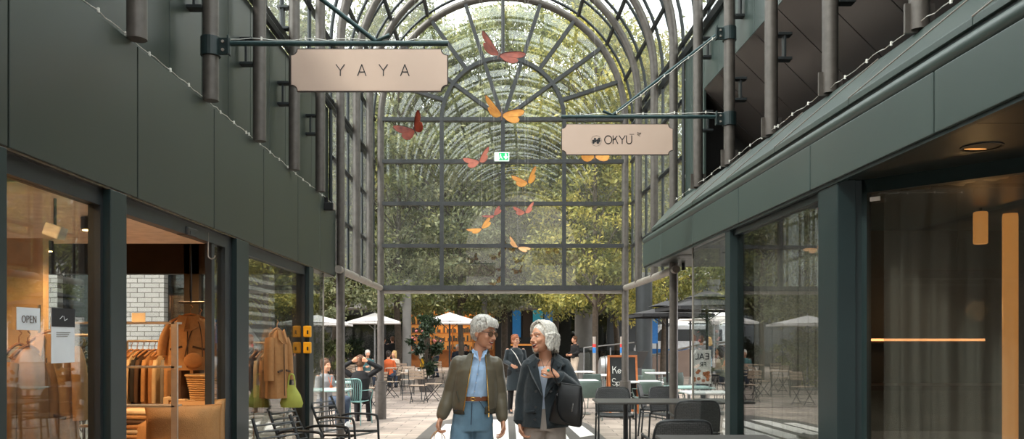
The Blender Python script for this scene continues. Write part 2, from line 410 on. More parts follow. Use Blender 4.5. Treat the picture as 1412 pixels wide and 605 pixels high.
# ---- right upper wall, soffit of the recess
mb = MB()
for a, b in zip(yy, yy[1:]):
    if b < 11.7: slab(mb, 1, a+.006, b-.006, .17, .20, 5.14, 5.95)
    else: slab(mb, 1, a+.006, b-.006, .17, .20, 3.3, 5.95)
struct(mb.build('wall_right', 'green_panel_right', bevel=.003))
mb = MB()
for a, b in zip(yy, yy[1:]):
    if a < 11.6:
        mb.hexa([(sx(1, a+.008, 1.75), a+.008, 3.56), (sx(1, b-.008, 1.75), b-.008, 3.56), (sx(1, b-.008, .17), b-.008, 5.13), (sx(1, a+.008, .17), a+.008, 5.13),
                 (sx(1, a+.008, 1.79), a+.008, 3.60), (sx(1, b-.008, 1.79), b-.008, 3.60), (sx(1, b-.008, .21), b-.008, 5.17), (sx(1, a+.008, .21), a+.008, 5.17)])
struct(mb.build('trim_5', 'dark_soffit', bevel=.003))
mb = MB(); slab(mb, 1, -7.5, 11.6, 1.85, 1.9, 3.6, 3.65, .25, .3); mb = MB()
mb.hexa([(sx(1, -7.5, 1.80), -7.5, 3.60), (sx(1, 11.6, 1.80), 11.6, 3.60), (sx(1, 11.6, .22), 11.6, 5.18), (sx(1, -7.5, .22), -7.5, 5.18),
         (sx(1, -7.5, 1.9), -7.5, 3.68), (sx(1, 11.6, 1.9), 11.6, 3.68), (sx(1, 11.6, .3), 11.6, 5.24), (sx(1, -7.5, .3), -7.5, 5.24)])
slab(mb, 1, -7.5, 12.25, .21, .3, 5.14, 5.95); slab(mb, 1, 11.62, 12.25, .21, .3, 3.2, 5.2); slab(mb, 1, 11.6, 11.64, .17, 1.9, 3.2, 5.2); slab(mb, 1, -7.5, 12.3, 1.7, 1.9, 2.8, 3.7)
struct(mb.build('wall_right_core', 'interior_dark'))
# ---- right fascia, gutter and sloping apron
FO = -.347                                        # fascia plane, inwards of the pipes
mb = MB(); seams = [FO*0+d for d in [2.62*F/x for x in (958, 624, 454, 355, 292, 248)]]
ys = [-7, -4, -1, 1.5]+[round(s, 3) for s in seams if s < 12]+[12.9]
for a, b in zip(ys, ys[1:]): slab(mb, 1, a+.008, b-.008, FO, FO+.05, 2.80, 3.16)
struct(mb.build('trim_6', 'green_panel_right', bevel=.006))
mb = MB(); slab(mb, 1, -7, 12.9, FO+.02, FO+.06, 2.775, 2.80); slab(mb, 1, -7, 12.9, FO+.05, FO+.3, 2.86, 3.3); slab(mb, 1, 12.86, 12.9, FO+.02, FO+1.2, 2.80, 3.25)
struct(mb.build('trim_7', 'green_frame'))
mb = MB(); mb.tube([(sx(1, -7, FO+.05), -7, 3.215), (sx(1, 12.9, FO+.05), 12.9, 3.215)], .055, 14)
struct(mb.build('trim_8', 'green_panel_right', smooth=True))
mb = MB(); e0 = 12.4; ap = [-7, -4, -1, 1.2, 2.9, 4.3, 5.75, 7.2, 8.6, 10.0, 11.4, e0]
for a, b in zip(ap, ap[1:]):
    slab(mb, 1, a+.004, b-.004, FO+.03, FO+.06, 3.30, 3.345)
    mb.hexa([(sx(1, a+.004, FO+.03), a+.004, 3.345), (sx(1, a+.004, FO+.1), a+.004, 3.31), (sx(1, b-.004, FO+.1), b-.004, 3.31), (sx(1, b-.004, FO+.03), b-.004, 3.345),
             (sx(1, a+.004, .0), a+.004, 3.70), (sx(1, a+.004, .1), a+.004, 3.66), (sx(1, b-.004, .1), b-.004, 3.66), (sx(1, b-.004, .0), b-.004, 3.70)])
struct(mb.build('trim_9', 'green_panel_right', bevel=.003))
mb = MB()
for a in ap[2:-1]: mb.tube([(sx(1, a, FO+.028), a, 3.348), (sx(1, a-1.25, -.002), a-1.25, 3.703)], .005, 5)
struct(mb.build('trim_%d' % 90, 'galvanised'))
mb = MB(); slab(mb, 1, -7, 12.4, .03, .5, 3.55, 3.62); slab(mb, 1, -7, 12.35, FO+.1, FO+.16, 3.2, 3.4)
struct(mb.build('trim_10', 'dark_steel'))
# ---- right soffit under the fascia (dark metal, recessed lamps)
mb = MB(); ss = [-7, -4, -1, 2, 4.4, 6.1, 8.6, 10.2, 11.6, 12.85]
for a, b in zip(ss, ss[1:]): slab(mb, 1, a+.004, b-.004, FO+.06, 1.75, 2.80, 2.84)
struct(mb.build('ceiling_right', 'green_soffit'))

# ---- barrel vault: ribs (pipe, arc, pipe), purlins, glazing bars, glass
def rib_pts(y, zl, zr, r=0):
    xl, xr = XL(y)-r, XR(y)+r; cx = (xl+xr)/2; hw = (xr-xl)/2
    pts = [(xl, y, zl)]+[(xl, y, zl+(SPR-zl)*k/4) for k in range(1, 4)]
    pts += [(cx-hw*math.cos(PI*k/32), y, SPR+hw*math.sin(PI*k/32)) for k in range(33)]
    pts += [(xr, y, SPR+(zr-SPR)*k/4) for k in range(1, 5)]
    return pts
def arc_pt(y, ang, r=0):
    xl, xr = XL(y)-r, XR(y)+r; cx = (xl+xr)/2; hw = (xr-xl)/2
    return Vector((cx-hw*math.cos(R(ang)), y, SPR+hw*math.sin(R(ang))))
tn = 11
for k, y in enumerate(PZ):
    last = y > 12; e = abs(y-YE) < .01
    rad = .066
    zl = .0 if (y > 12.2 and not 13 < y < 16) else (3.64 if y < 12 else 2.69)
    zr = .0 if (y > 12.2 and not 13 < y < 16) else (3.70 if y < 12 else 2.69)
    if zl == 0: zl = zr = .0
    mb = MB().tube(rib_pts(y, zl, zr), rad if not e else .07, 16)
    o = mb.build('trim_%d' % tn, 'pipe_steel', smooth=True); struct(o); tn += 1
    cl = MB()
    for s, zz in ((-1, 4.55), (-1, 5.45), (1, 4.6), (1, 5.6)):
        if y < 12:
            x = sx(s, y, .13)
            cl.bb((x-.07, y-.05, zz-.14), (x+.07, y+.05, zz-.11)); cl.bb((x-.07, y-.05, zz+.11), (x+.07, y+.05, zz+.14)); cl.bb((x-.012, y-.04, zz-.13), (x+.012, y+.04, zz+.13))
    if cl.v: cl.build('pipe_bracket', 'dark_steel', o, bevel=.004)
    if y < 12:
        ft = MB()
        x = XR(y)+.0
        ft.bb((x-.10, y-.012, 3.68), (x+.10, y+.012, 3.88)); ft.build('base_plate', 'pipe_steel', o)
    if e:
        sl = MB()
        for s in (-1, 1): sl.tube([(sx(s, y, 0), y, 0), (sx(s, y, 0), y, .78)], .115, 20)
        sl.build('column_sleeve', 'pipe_steel', o, smooth=True)
# glazing bars between ribs (outer skin 12 cm outside the ribs)
OS = .15
mb = MB()
gys = []
y = PZ[0]
while y < YE+.01: gys.append(y); y += .6875
for i, y in enumerate(gys):
    lo = 5.17 if y < 12 else 2.69
    lo_r = 5.95 if y < 12 else 2.69
    p = rib_pts(y, lo, lo_r, OS); mb.tube(p, .028, 6)
for ang in (0, 18, 36, 54, 72, 90, 108, 126, 144, 162, 180):
    mb.tube([arc_pt(PZ[0], ang, OS-.02), arc_pt(YE, ang, OS-.02)], .042, 6)
for z in (5.285, 5.2):
    mb.tube([(XL(PZ[0])-OS, PZ[0], z), (XL(YE)-OS, YE, z)], .045, 6)
mb.tube([(XR(PZ[0])+OS, PZ[0], 5.97), (XR(YE)+OS, YE, 5.97)], .07, 6)
for s in (-1, 1):
    for z in (3.555, 4.42, 5.285): mb.tube([(sx(s, 12.275, OS-.02), 12.275, z), (sx(s, YE, OS-.02), YE, z)], .036, 8)
struct(mb.build('trim_%d' % tn, 'dark_steel')); tn += 1
mb = MB()
for s in (-1, 1): mb.tube([(sx(s, 12.1, .0), 12.1, 2.69), (sx(s, YE, .0), YE, 2.69)], .06, 14)
struct(mb.build('trim_%d' % tn, 'galvanised', smooth=True)); tn += 1
# glass skin
mb = MB()
y0, y1 = PZ[0], YE
def lathe_skin(mb, r, angs, y0, y1):
    for a, b in zip(angs, angs[1:]):
        p = [arc_pt(y0, a, r), arc_pt(y0, b, r), arc_pt(y1, b, r), arc_pt(y1, a, r)]; mb.add(p, [(0, 1, 2, 3)])
lathe_skin(mb, OS+.03, [i*7.5 for i in range(25)], y0, y1)
mb.add([(XL(y0)-OS, y0, 5.17), (XL(y1)-OS, y1, 5.17), (XL(y1)-OS-.03, y1, SPR), (XL(y0)-OS-.03, y0, SPR)], [(0, 1, 2, 3)])
mb.add([(XR(y0)+OS, y0, 5.97), (XR(y1)+OS, y1, 5.97), (XR(y1)+OS+.03, y1, SPR), (XR(y0)+OS+.03, y0, SPR)], [(0, 1, 2, 3)])
for s in (-1, 1):
    top = 5.17 if s < 0 else 5.97
    mb.add([(sx(s, 12.28, OS), 12.28, 2.69), (sx(s, y1, OS), y1, 2.69), (sx(s, y1, OS), y1, top), (sx(s, 12.28, OS), 12.28, top)], [(0, 1, 2, 3)])
o = mb.build('window_1', 'vault_glass', solid=.008); struct(o)

# ---- end wall: fan of glazing bars over a grid
cxe = (XL(YE)+XR(YE))/2; hw = (XR(YE)-XL(YE))/2; ri = hw/2
mb = MB()
def bar(a, b, wd=.085, dp=.12): 
    a = Vector((a[0], a[1])); b = Vector((b[0], b[1])); d = (b-a).normalized(); n = Vector((-d.y, d.x))*wd/2
    q = [a-n, b-n, b+n, a+n]; mb.prism([(p.x, p.y) for p in q], YE-dp/2, YE+dp/2)
rows = [2.69, 3.555, 4.42, 5.285, SPR]
for z in rows: bar((XL(YE), z), (XR(YE), z), .10 if z < 3 else .075)
for x in (cxe-ri, cxe+ri): bar((x, 2.69), (x, SPR), .08, .11)
bar((cxe, 2.69), (cxe, SPR), .08, .11)
N = 32
for rr, wd in ((ri, .075),):
    for k in range(N):
        a0, a1 = PI*k/N, PI*(k+1)/N
        mb.prism([(cxe-(rr-wd/2)*math.cos(a0), SPR+(rr-wd/2)*math.sin(a0)), (cxe-(rr+wd/2)*math.cos(a0), SPR+(rr+wd/2)*math.sin(a0)),
                  (cxe-(rr+wd/2)*math.cos(a1), SPR+(rr+wd/2)*math.sin(a1)), (cxe-(rr-wd/2)*math.cos(a1), SPR+(rr-wd/2)*math.sin(a1))], YE-.065, YE+.065)
for k in range(1, 10):
    a = R(18*k); r0 = 0 if k in (2, 4, 6, 8) else ri
    bar((cxe-r0*math.cos(a), SPR+r0*math.sin(a)), (cxe-hw*math.cos(a), SPR+hw*math.sin(a)), .07, .115)
o = mb.build('window_2', 'arch_steel'); struct(o)
pane = [(XL(YE)+.02, 2.69)]+[(XR(YE)-.02, 2.69)]+[(cxe+hw*.99*math.cos(PI*k/40), SPR+hw*.99*math.sin(PI*k/40)) for k in range(41)]
gm = MB().prism(pane, YE+.02, YE+.03).build('pane', 'end_glass', o)
mb = MB(); mb.box(((XL(YE)+XR(YE))/2, YE, 2.605), (hw*2, .06, .06)); mb.build('sill', 'galvanised', o)

mb = MB(); slab(mb, -1, -7, .4, .12, .2, 0, 2.6); slab(mb, -1, -7, 3.9, 3.2, 3.3, 0, 3.1); mb.bb((-6.2, .35, 0), (-2.6, .45, 3.1))
struct(mb.build('wall_left_rear', 'interior_dark'))
mb = MB(); slab(mb, 1, -7, 3.2, .9, 1.0, 0, 2.84); struct(mb.build('wall_right_rear', 'green_frame'))

mat('sky_blocker', srgb(165, 160, 150), .7, 0, .12, 1)
mb = MB(); mb.bb((-14, -16, 0), (-1.6, -14, 11)); mb.bb((1.6, -16, 0), (14, -14, 11)); mb.bb((-1.6, -16, 2.8), (1.6, -14, 11))  # unseen wall added behind the camera to block sky reflected in the end glass
for i in range(8):
    for z in (3.6, 7.0): mb.bb((-12.5+3.2*i, -14.0, z), (-11+3.2*i, -13.9, z+.15))
struct(mb.build('wall_back_blocker', 'sky_blocker'))
# ================================================================= storefronts
GO = .13        # glass plane, outwards of the left column line
def pane(side, y0, y1, off, z0, z1, m='shop_glass', name='pane', parent=None):
    mb = MB(); slab(mb, side, y0, y1, off-.004, off+.004, z0, z1); return mb.build(name, m, parent)
def post(side, yc, w, d, off, z1, name, m='green_frame'):
    mb = MB(); slab(mb, side, yc-w/2, yc+w/2, off-d/2, off+d/2, 0, z1); o = mb.build(name, m, bevel=.004); return struct(o)
for i, (yc, wd) in enumerate(((3.98, .16), (5.25, .22), (7.78, .36), (10.6, .24))):
    post(-1, yc, wd, .12, GO-.02, 2.58, 'trim_%d' % (tn+i))
tn += 4
def shopfront(n, y0, y1, kids=()):
    mb = MB(); slab(mb, -1, y0, y1, GO-.03, GO+.05, 2.47, 2.575); slab(mb, -1, y0, y1, GO-.03, GO+.05, 0, .12)
    slab(mb, -1, y0, y0+.035, GO-.03, GO+.05, .12, 2.47); slab(mb, -1, y1-.035, y1, GO-.03, GO+.05, .12, 2.47)
    for (a, b, z0, z1) in kids: slab(mb, -1, a, b, GO-.02, GO+.04, z0, z1)
    o = struct(mb.build('window_%d' % n, 'dark_steel')); pane(-1, y0, y1, GO+.01, .12, 2.47, parent=o); return o
shopfront(3, 4.07, 5.14)
shopfront(4, 7.96, 10.48, [(8.0, 8.05, .1, 2.47)])
shopfront(5, 0.5, 3.9)
# sliding door front between the second and third post
mb = MB(); slab(mb, -1, 5.36, 7.6, GO-.03, GO+.05, 2.47, 2.575); slab(mb, -1, 7.10, 7.17, GO-.02, GO+.04, 0, 2.47); slab(mb, -1, 7.42, 7.6, GO-.03, GO+.05, 0, 2.47); slab(mb, -1, 7.1, 7.6, GO-.02, GO+.04, 0, .1)
o = struct(mb.build('door_1', 'dark_steel')); pane(-1, 7.17, 7.42, GO+.01, .1, 2.47, parent=o)
# glass screen beyond the last post, left
mb = MB(); slab(mb, -1, 11.65, 11.68, GO-.01, GO+.01, 0, 2.58)
o = struct(mb.build('window_6', 'galvanised')); pane(-1, 10.72, 11.66, GO, .02, 2.58, parent=o)
for i, (zc, lab) in enumerate(((1.6+(470-457)/103.5, 'upper of two small yellow boxes on the dark green shopfront post'), (1.6-(479-470)/103.5, 'lower of two small yellow boxes on the dark green shopfront post'))):
    y = 10.46; t = thing('ticket_box', lab, 'box', (XL(y)-.10, y, zc), 0, 'yellow boxes on the post')
    MB().box((.03, 0, 0), (.10, .06, .15)).build('case', 'yellow_plastic', t, bevel=.012); MB().box((.04, -.034, -.01), (.02, .008, .05)).build('slot', 'black_plastic', t, bevel=.004)
mb = MB(); mb.box((0, 0, 0), (.12, .16, .10)); mb.lathe([(.03, 0), (.045, .02), (.045, .10), (.03, .12)], (.0, -.12, -.06), 12)
o = mb.build('post_foot', 'yellow_plastic'); bpy.data.objects.remove(o)

# ---- left shop interior
def lbox(name, m, a, b): return struct(MB().bb(a, b).build(name, m))
YB = 10.78; X0 = -10.5
struct(MB().add([(X0, 3.9, .012), (-2.7, 3.9, .012), (-2.72, YB, .012), (X0, YB, .012)], [(0, 1, 2, 3)]).build('floor_shop', 'wood_floor', solid=.01))
struct(MB().bb((X0, 3.7, 3.05), (-2.78, YB, 3.12)).build('ceiling_shop', 'ceiling_dark'))
struct(MB().bb((-6.2, 5.4, 2.60), (-2.95, 8.2, 2.68)).build('ceiling_shop_raft', 'ceiling_white', bevel=.01))
mb = MB(); mb.bb((X0, YB-.08, 2.5), (-2.75, YB+.08, 3.1)); mb.bb((X0, YB-.08, 0), (-2.75, YB+.08, .25))
for x in (-10.4, -8.6, -7.05, -5.35, -4.3, -2.85): mb.bb((x-.1, YB-.08, 0), (x+.1, YB+.08, 3.1))
o = struct(mb.build('window_7', 'ceiling_dark')); MB().bb((X0, YB-.004, .2), (-2.8, YB+.004, 2.55)).build('pane', 'dark_glass', o)
MATS['shop_wall'] = mat('shop_wall', srgb(190, 160, 122), .7)
struct(MB().bb((X0-.1, 3.7, 0), (X0, YB, 3.1)).build('wall_shop_side', 'shop_wall'))
mb = MB(); mb.bb((X0, 3.72, 0), (-2.75, 3.82, 3.1)); struct(mb.build('wall_shop_front', 'shop_wall'))
mb = MB(); mb.bb((-6.4, 6.6, 0), (-3.88, 6.68, 2.45)); struct(mb.build('wall_shop_screen', 'shop_wall'))
k = 0
for (x, y) in ((-3.4, 4.7), (-4.6, 5.0), (-3.4, 6.4), (-4.6, 7.9), (-3.6, 8.9), (-3.9, 9.9), (-5.8, 9.4), (-6.4, 7.0)):
    zc = 2.59 if (5.4 < y < 8.2 and x > -6.2) else 3.04
    nm = ['over the coats by the first window', 'near the plywood screen in the first window', 'just inside the sliding door', 'above the hanging sweaters', 'above the cushions', 'over the third window display', 'at the back of the clothes shop', 'deep in the clothes shop'][k]
    t = thing('ceiling_spotlight', 'small warm ceiling spotlight '+nm, 'spotlight', (x, y, zc), 0, 'clothes shop spotlights')
    MB().lathe([(.05, -.10), (.055, -.08), (.055, 0)], n=16).build('housing', 'black_plastic', t); MB().lathe([(.042, -.105), (.042, -.10)], n=16).build('lens', 'warm_lamp', t)
    light('shop_spot', 'SPOT', (x, y, zc-.13), 75, (1, .60, .28), .06, spot=140); k += 1

# ---- right restaurant fronts
PR = FO+.03
post(1, 8.57, .17, .14, PR+.07, 2.80, 'trim_%d' % tn); tn += 1
mb = MB(); slab(mb, 1, 5.93, 6.27, PR, PR+.14, 0, 2.80); struct(mb.build('trim_%d' % tn, 'green_frame', bevel=.006)); tn += 1
xa = sx(1, 6.0, PR+.14)
mb = MB(); mb.bb((xa, 5.95, 0), (xa+.1, 6.2, 2.80)); struct(mb.build('trim_%d' % tn, 'green_frame', bevel=.006)); tn += 1
mb = MB(); slab(mb, 1, 6.27, 8.49, PR+.04, PR+.12, 2.72, 2.80); slab(mb, 1, 6.27, 8.49, PR+.04, PR+.12, 0, .10)
o = struct(mb.build('window_8', 'green_frame')); pane(1, 6.27, 8.49, PR+.08, .10, 2.72, parent=o)
# angled corner pane (runs back outwards at 45 degrees)
A = Vector((xa+.08, 5.98, 0)); B = Vector((xa+.08+1.9, 5.98-1.95, 0)); dAB = (B-A).normalized(); nAB = Vector((-dAB.y, dAB.x, 0))
def aslab(mb, s0, s1, d0, d1, z0, z1):
    p = lambda s, d, z: A+dAB*s+nAB*d+Vector((0, 0, z))
    return mb.hexa([p(s0, d0, z0), p(s1, d0, z0), p(s1, d1, z0), p(s0, d1, z0), p(s0, d0, z1), p(s1, d0, z1), p(s1, d1, z1), p(s0, d1, z1)])
L = (B-A).length
mb = MB(); aslab(mb, 0, L, -.04, .04, 2.70, 2.80); aslab(mb, 0, L, -.04, .04, 0, .1); aslab(mb, 0, .04, -.04, .04, 0, 2.8); aslab(mb, L-.06, L, -.04, .04, 0, 2.8)
o = struct(mb.build('window_9', 'green_frame')); aslab(MB(), 0, L, -.004, .004, .1, 2.7).build('pane', 'shop_glass', o)
aslab(MB(), .07, .14, -.06, -.045, 2.63, 2.66).build('sensor', 'ceiling_white', o)
mb = MB(); slab(mb, 1, 10.25, 10.28, PR+.07, PR+.09, 0, 2.8)
o = struct(mb.build('window_10', 'galvanised')); pane(1, 8.65, 10.26, PR+.08, .02, 2.78, parent=o)
# curtains
def curtain_mesh(path, z0, z1, amp, per, n=260):
    mb = MB()
    def fn(u, v):
        p, nn = path(u); ph = u*per*2*PI
        off = amp*(math.sin(ph)+.45*math.sin(ph*2.3+1)+.3*math.sin(ph*.37+2))*(.75+.5*v)
        return (p.x+nn.x*off, p.y+nn.y*off, z0+(z1-z0)*v)
    return mb.grid(fn, n, 10)
pa = Vector((sx(1, 6.3, PR+.28), 6.3, 0)); pb = Vector((sx(1, 8.45, PR+.28), 8.45, 0))
nn = Vector((1, 0, 0))
o = curtain_mesh(lambda u: (pa.lerp(pb, u), nn), .05, 2.76, .028, 17).build('sheer_curtain', 'curtain', smooth=True)
tag(o, 'pale sheer curtain behind the flat restaurant window between the two green posts', 'curtain')
a2 = A+dAB*.06+nAB*.2; b2 = A+dAB*L*.98+nAB*.2
o = curtain_mesh(lambda u: (a2.lerp(b2, u), nAB), .05, 2.72, .045, 11).build('sheer_curtain', 'curtain', smooth=True)
tag(o, 'sheer full-length curtain behind the angled corner window at the far right', 'curtain')
# restaurant room
struct(MB().add([(2.5, 3.5, .012), (10.5, 3.5, .012), (10.5, 8.7, .012), (2.5, 8.7, .012)], [(0, 1, 2, 3)]).build('floor_restaurant', 'interior_dark'))
mb = MB(); mb.bb((sx(1, 8.7, PR+.16), 8.66, 0), (10.5, 8.76, 2.8)); mb.bb((10.45, 2.0, 0), (10.55, 8.7, 2.8)); struct(mb.build('wall_restaurant', 'interior_dark'))
struct(MB().bb((4.3, -7, 2.80), (10.5, 12.4, 2.86)).build('ceiling_restaurant', 'ceiling_dark'))
mb = MB(); mb.bb((B.x, B.y-.1, 0), (10.5, B.y, 2.8)); struct(mb.build('wall_right_return', 'green_frame'))
mat('counter', srgb(60, 44, 32), .4); mat('wicker_wall', srgb(92, 84, 72), .8, bump=.5, bscale=90)
t = thing('bar_counter', 'long dark bar counter with glowing edge seen through the corner window curtain', 'counter', (0, 0, 0))
MB().bb((3.4, 8.1, 0), (5.3, 8.5, 1.1)).build('base', 'wicker_wall', t); MB().bb((3.35, 8.05, 1.1), (5.35, 8.55, 1.15)).build('top', 'counter', t)
t = thing('back_bar', 'dark back bar shelf with a glowing orange strip on the restaurant rear wall', 'shelf', (0, 0, 0))
MB().bb((3.3, 8.45, 1.58), (5.0, 8.65, 1.62)).build('shelf', 'counter', t); MB().bb((3.3, 8.43, 1.60), (5.0, 8.45, 1.625)).build('led_strip', 'led_strip', t)
t = thing('wall_lamp', 'amber rectangular lamp glowing high behind the corner window curtain', 'lamp', at(1352, 318, 7.2))
MB().lathe([(.05, -.12), (.06, -.11), (.06, .16), (.05, .17)], n=16).build('shade', 'warm_glow', t, smooth=True); MB().bb((-.01, -.01, .17), (.01, .01, .4)).build('stem', 'black_plastic', t)
t = thing('light_column', 'tall warm glowing column lamp behind the right end of the corner curtain', 'lamp', (at(1393, 400, 7.4).x, 7.4, .0))
MB().lathe([(.06, .35), (.065, .36), (.065, 2.75), (.06, 2.78)], n=20).build('tube', 'warm_glow', t, smooth=True); MB().lathe([(.14, 0), (.14, .05), (.08, .1), (.08, .36)], n=20).build('base', 'black_plastic', t)
light('bar_light', 'POINT', (4.6, 7.9, 1.9), 5, (1, .55, .22), .1); light('bar_light_2', 'POINT', (6.4, 7.0, 1.9), 6, (1, .55, .22), .1)
for i, (px, py, lab) in enumerate(((1354, 202, 'round recessed soffit downlight nearest the camera at the far right'), (0, 0, ''), (0, 0, ''))):
    if not lab: continue
    y = (2.80-EYE)*F/(470-py); x = (px-706)*y/F
    t = thing('downlight', lab, 'downlight', (x, y, 2.80))
    MB().lathe([(.105, -.006), (.12, -.006), (.12, .0), (.10, .0)], n=32, close=False).build('rim', 'dark_steel', t)
    MB().lathe([(.09, -.003), (.09, -.002)], n=32).build('lens', 'dark_steel', t)
    MB().lathe([(.07, -.006), (.07, -.004)], (-.015, .045, 0), 24, (1, .25)).build('bulb', 'warm_glow', t)
    light('soffit_light', 'SPOT', (x, y, 2.78), .8, (1, .6, .3), .05, spot=100)
for i, (px, py) in enumerate(((1008, 362-14), (946, 352))):
    y = (2.80-EYE)*F/(470-py); x = (px-706)*y/F
    t = thing('downlight', ['round dark soffit downlight beside the first green restaurant post', 'round dark soffit downlight over the black wicker chairs'][i], 'downlight', (x, y, 2.80), 0, 'soffit downlights')
    MB().lathe([(.12, -.008), (.12, 0)], n=24).build('rim', 'black_plastic', t)

# ================================================================= hanging signs
def sign(name, label, side, k, zb, x0, x1, z0, z1, deep=.02):
    y = PZ[k+9]; xp = sx(side, y, 0); t = thing(name, label, 'sign', (0, y-.0, 0)); s = side
    w, h = x1-x0, z1-z0; r = .055 if h < .5 else .07
    out = []
    for (cx, cz, a0) in ((x0, z0, 90), (x1, z0, 180), (x1, z1, 270), (x0, z1, 360)):
        for j in range(7):
            a = R(a0-15*j); out.append((cx+r*math.cos(a), cz+r*math.sin(a)))
    o1 = [(x, z) for x, z in out]
    MB().prism(o1, -.010, .010).build('edge', 'sign_edge', t)
    cx, cz = (x0+x1)/2, (z0+z1)/2
    inn = [(cx+(x-cx)*(1-.008/w*2), cz+(z-cz)*(1-.008/h*2)) for x, z in out]
    f = MB().prism(inn, -.014, -.010).build('face', 'sign_face', t)
    MB().prism(inn, .010, .014).build('rear_face', 'sign_face', t)
    return t, f, y, xp
def bracket(name, label, side, y, zt, xend, zclamp_top, xbr):
    xp = sx(side, y, 0); t = thing(name, label, 'bracket', (0, y, 0)); s = -side
    x0 = xp+s*.14
    MB().tube([(x0, 0, zt), (xend, 0, zt)], .022, 10).build('arm', 'teal_tube', t, smooth=True)
    MB().tube([(x0, 0, zclamp_top), (xbr, 0, zt+.02), (xbr+s*.12, 0, zt+.07)], .02, 10).build('brace', 'teal_tube', t, smooth=True)
    for z in (zt-.03, zclamp_top):
        mb = MB(); mb.lathe([(.067, -.08), (.083, -.08), (.083, .08), (.067, .08)], (xp, 0, z), 20); mb.bb((xp+s*.07, -.03, z-.07), (xp+s*.17, .0, z+.07)); mb.bb((xp+s*.15, -.045, z-.07), (xp+s*.165, .03, z+.09))
        cl = mb.build('clamp', 'green_frame', t, bevel=.003)
        mb = MB()
        for dz in (-.035, .035): mb.tube([(xp+s*.115, -.045, z+dz), (xp+s*.115, -.03, z+dz)], .012, 8)
        mb.build('bolt', 'galvanised', cl)
    return t
y1 = PZ[10]; sc1 = F/y1
Z1 = lambda py: EYE+(470-py)/sc1
X1 = lambda px: (px-706)/sc1
tag_y, f1, y, xp = sign('hanging_sign', 'pink beige sign board with scalloped corners lettered YAYA, hanging at the left', -1, 1, 0, X1(401), X1(618), Z1(127), Z1(67.5))
mb = MB(); letters(mb, 'YAYA', X1(464), Z1(105), .093, .008, -.015, 1.2); mb.build('lettering', 'ink', f1)
br = bracket('sign_bracket', 'dark teal tube bracket clamped to the left pipe carrying the YAYA sign', -1, y1, Z1(60), X1(618), Z1(60)+1.0, X1(518))
mb = MB(); [mb.tube([(x, y1, Z1(69)), (x, y1, Z1(60))], .006, 6) for x in (X1(425), X1(585))]
o = mb.build('hanger', 'ink', br); o.location = (0, -y1, 0)
y3 = PZ[12]; sc3 = F/y3
Z3 = lambda py: EYE+(470-py)/sc3
X3 = lambda px: (px-706)/sc3
t, f3, y, xp = sign('hanging_sign', 'pink beige sign board with scalloped corners lettered OKYU, hanging at the right', 1, 3, 0, X3(774), X3(928), Z3(214), Z3(171))
mb = MB(); letters(mb, 'OKYU', X3(833.5), Z3(198.5), .095, .010, -.015, .16); mb.box((X3(871), -.016, Z3(185.5)), (.055, .002, .005))
cx, cz = X3(822), Z3(194.5)
for k in range(6):
    a = R(60*k); 
for (dx, dz) in ((-.035, .0), (-.015, .022), (-.012, -.004), (.012, .004), (.018, -.022), (.036, .0), (.034, .024), (-.034, -.022)):
    mb.lathe([(.0155, 0), (.0155, .002)], (0, 0, 0), 12) if False else mb.prism([(cx+dx+.0145*math.cos(R(30*i)), cz+dz+.0145*math.sin(R(30*i))) for i in range(12)], -.017, -.015)
ring = [(cx+.062*math.cos(R(12*i)), cz+.062*math.sin(R(12*i))) for i in range(31)]
for a, b in zip(ring, ring[1:]): mb.box(((a[0]+b[0])/2, -.016, (a[1]+b[1])/2), (.0135, .002, .0016), (0, math.atan2(-(b[1]-a[1]), b[0]-a[0]), 0))
bx, bz = X3(881), Z3(185)
for (a, b) in (((-.02, .02), (.025, .0)), ((.025, .0), (.0, -.005)), ((.0, -.005), (.01, -.035)), ((-.02, -.005), (.02, .015)), ((-.005, -.02), (-.02, -.005)), ((-.02, .02), (-.005, -.02))):
    mb.tube([(bx+a[0], -.016, bz+a[1]), (bx+b[0], -.016, bz+b[1])], .0018, 4)
mb.build('lettering', 'ink', f3)
br = bracket('sign_bracket', 'dark teal tube bracket clamped to the right pipe carrying the OKYU sign', 1, y3, Z3(161), X3(774), Z3(47), X3(845))
mb = MB(); [mb.tube([(x, y3, Z3(172)), (x, y3, Z3(161))], .006, 6) for x in (X3(795), X3(905))]
o = mb.build('hanger', 'ink', br); o.location = (0, -y3, 0)
# fairy-light strings along the roof edges and brackets
def fairy(label, pts, sag=.03, clip=.35):
    mb = MB(); P = [Vector(p) for p in pts]; tot = sum((b-a).length for a, b in zip(P, P[1:])); t = thing('light_string', label, 'light string', tuple(P[0]))
    w = []; nb = []
    for a, b in zip(P, P[1:]):
        n = max(2, int((b-a).length/.09))
        for i in range(n):
            q = a.lerp(b, i/n)-P[0]; q.z += random.uniform(-.008, .012); w.append(q)
            if i % 4 == 0: nb.append(q)
    w.append(P[-1]-P[0]); mb = MB().tube(w, .0035, 4)
    for q in nb: mb.box(q, (.012, .014, .03))
    mb.build('cable', 'white_wire', t)
fairy('thin white light string clipped along the top edge of the left green fascia', [(XL(y)-.06, y, 3.665) for y in (2.5, 5, 8, 12.1)])
fairy('thin white light string clipped along the top edge of the right sloping canopy', [(XR(y)-.02, y, 3.735) for y in (2.5, 5, 8, 12.1)])
fairy('thin white light string lying on the YAYA sign bracket arm', [(X1(300), y1, Z1(54)), (X1(618), y1, Z1(56))])
fairy('thin white light string lying on the OKYU sign bracket arm', [(X3(800), y3, Z3(158)), (X3(995), y3, Z3(155.5))])
fairy('thin white light string following the sloping brace of the OKYU bracket', [(X3(850), y3-.02, Z3(157)), (X3(990), y3-.02, Z3(49))])

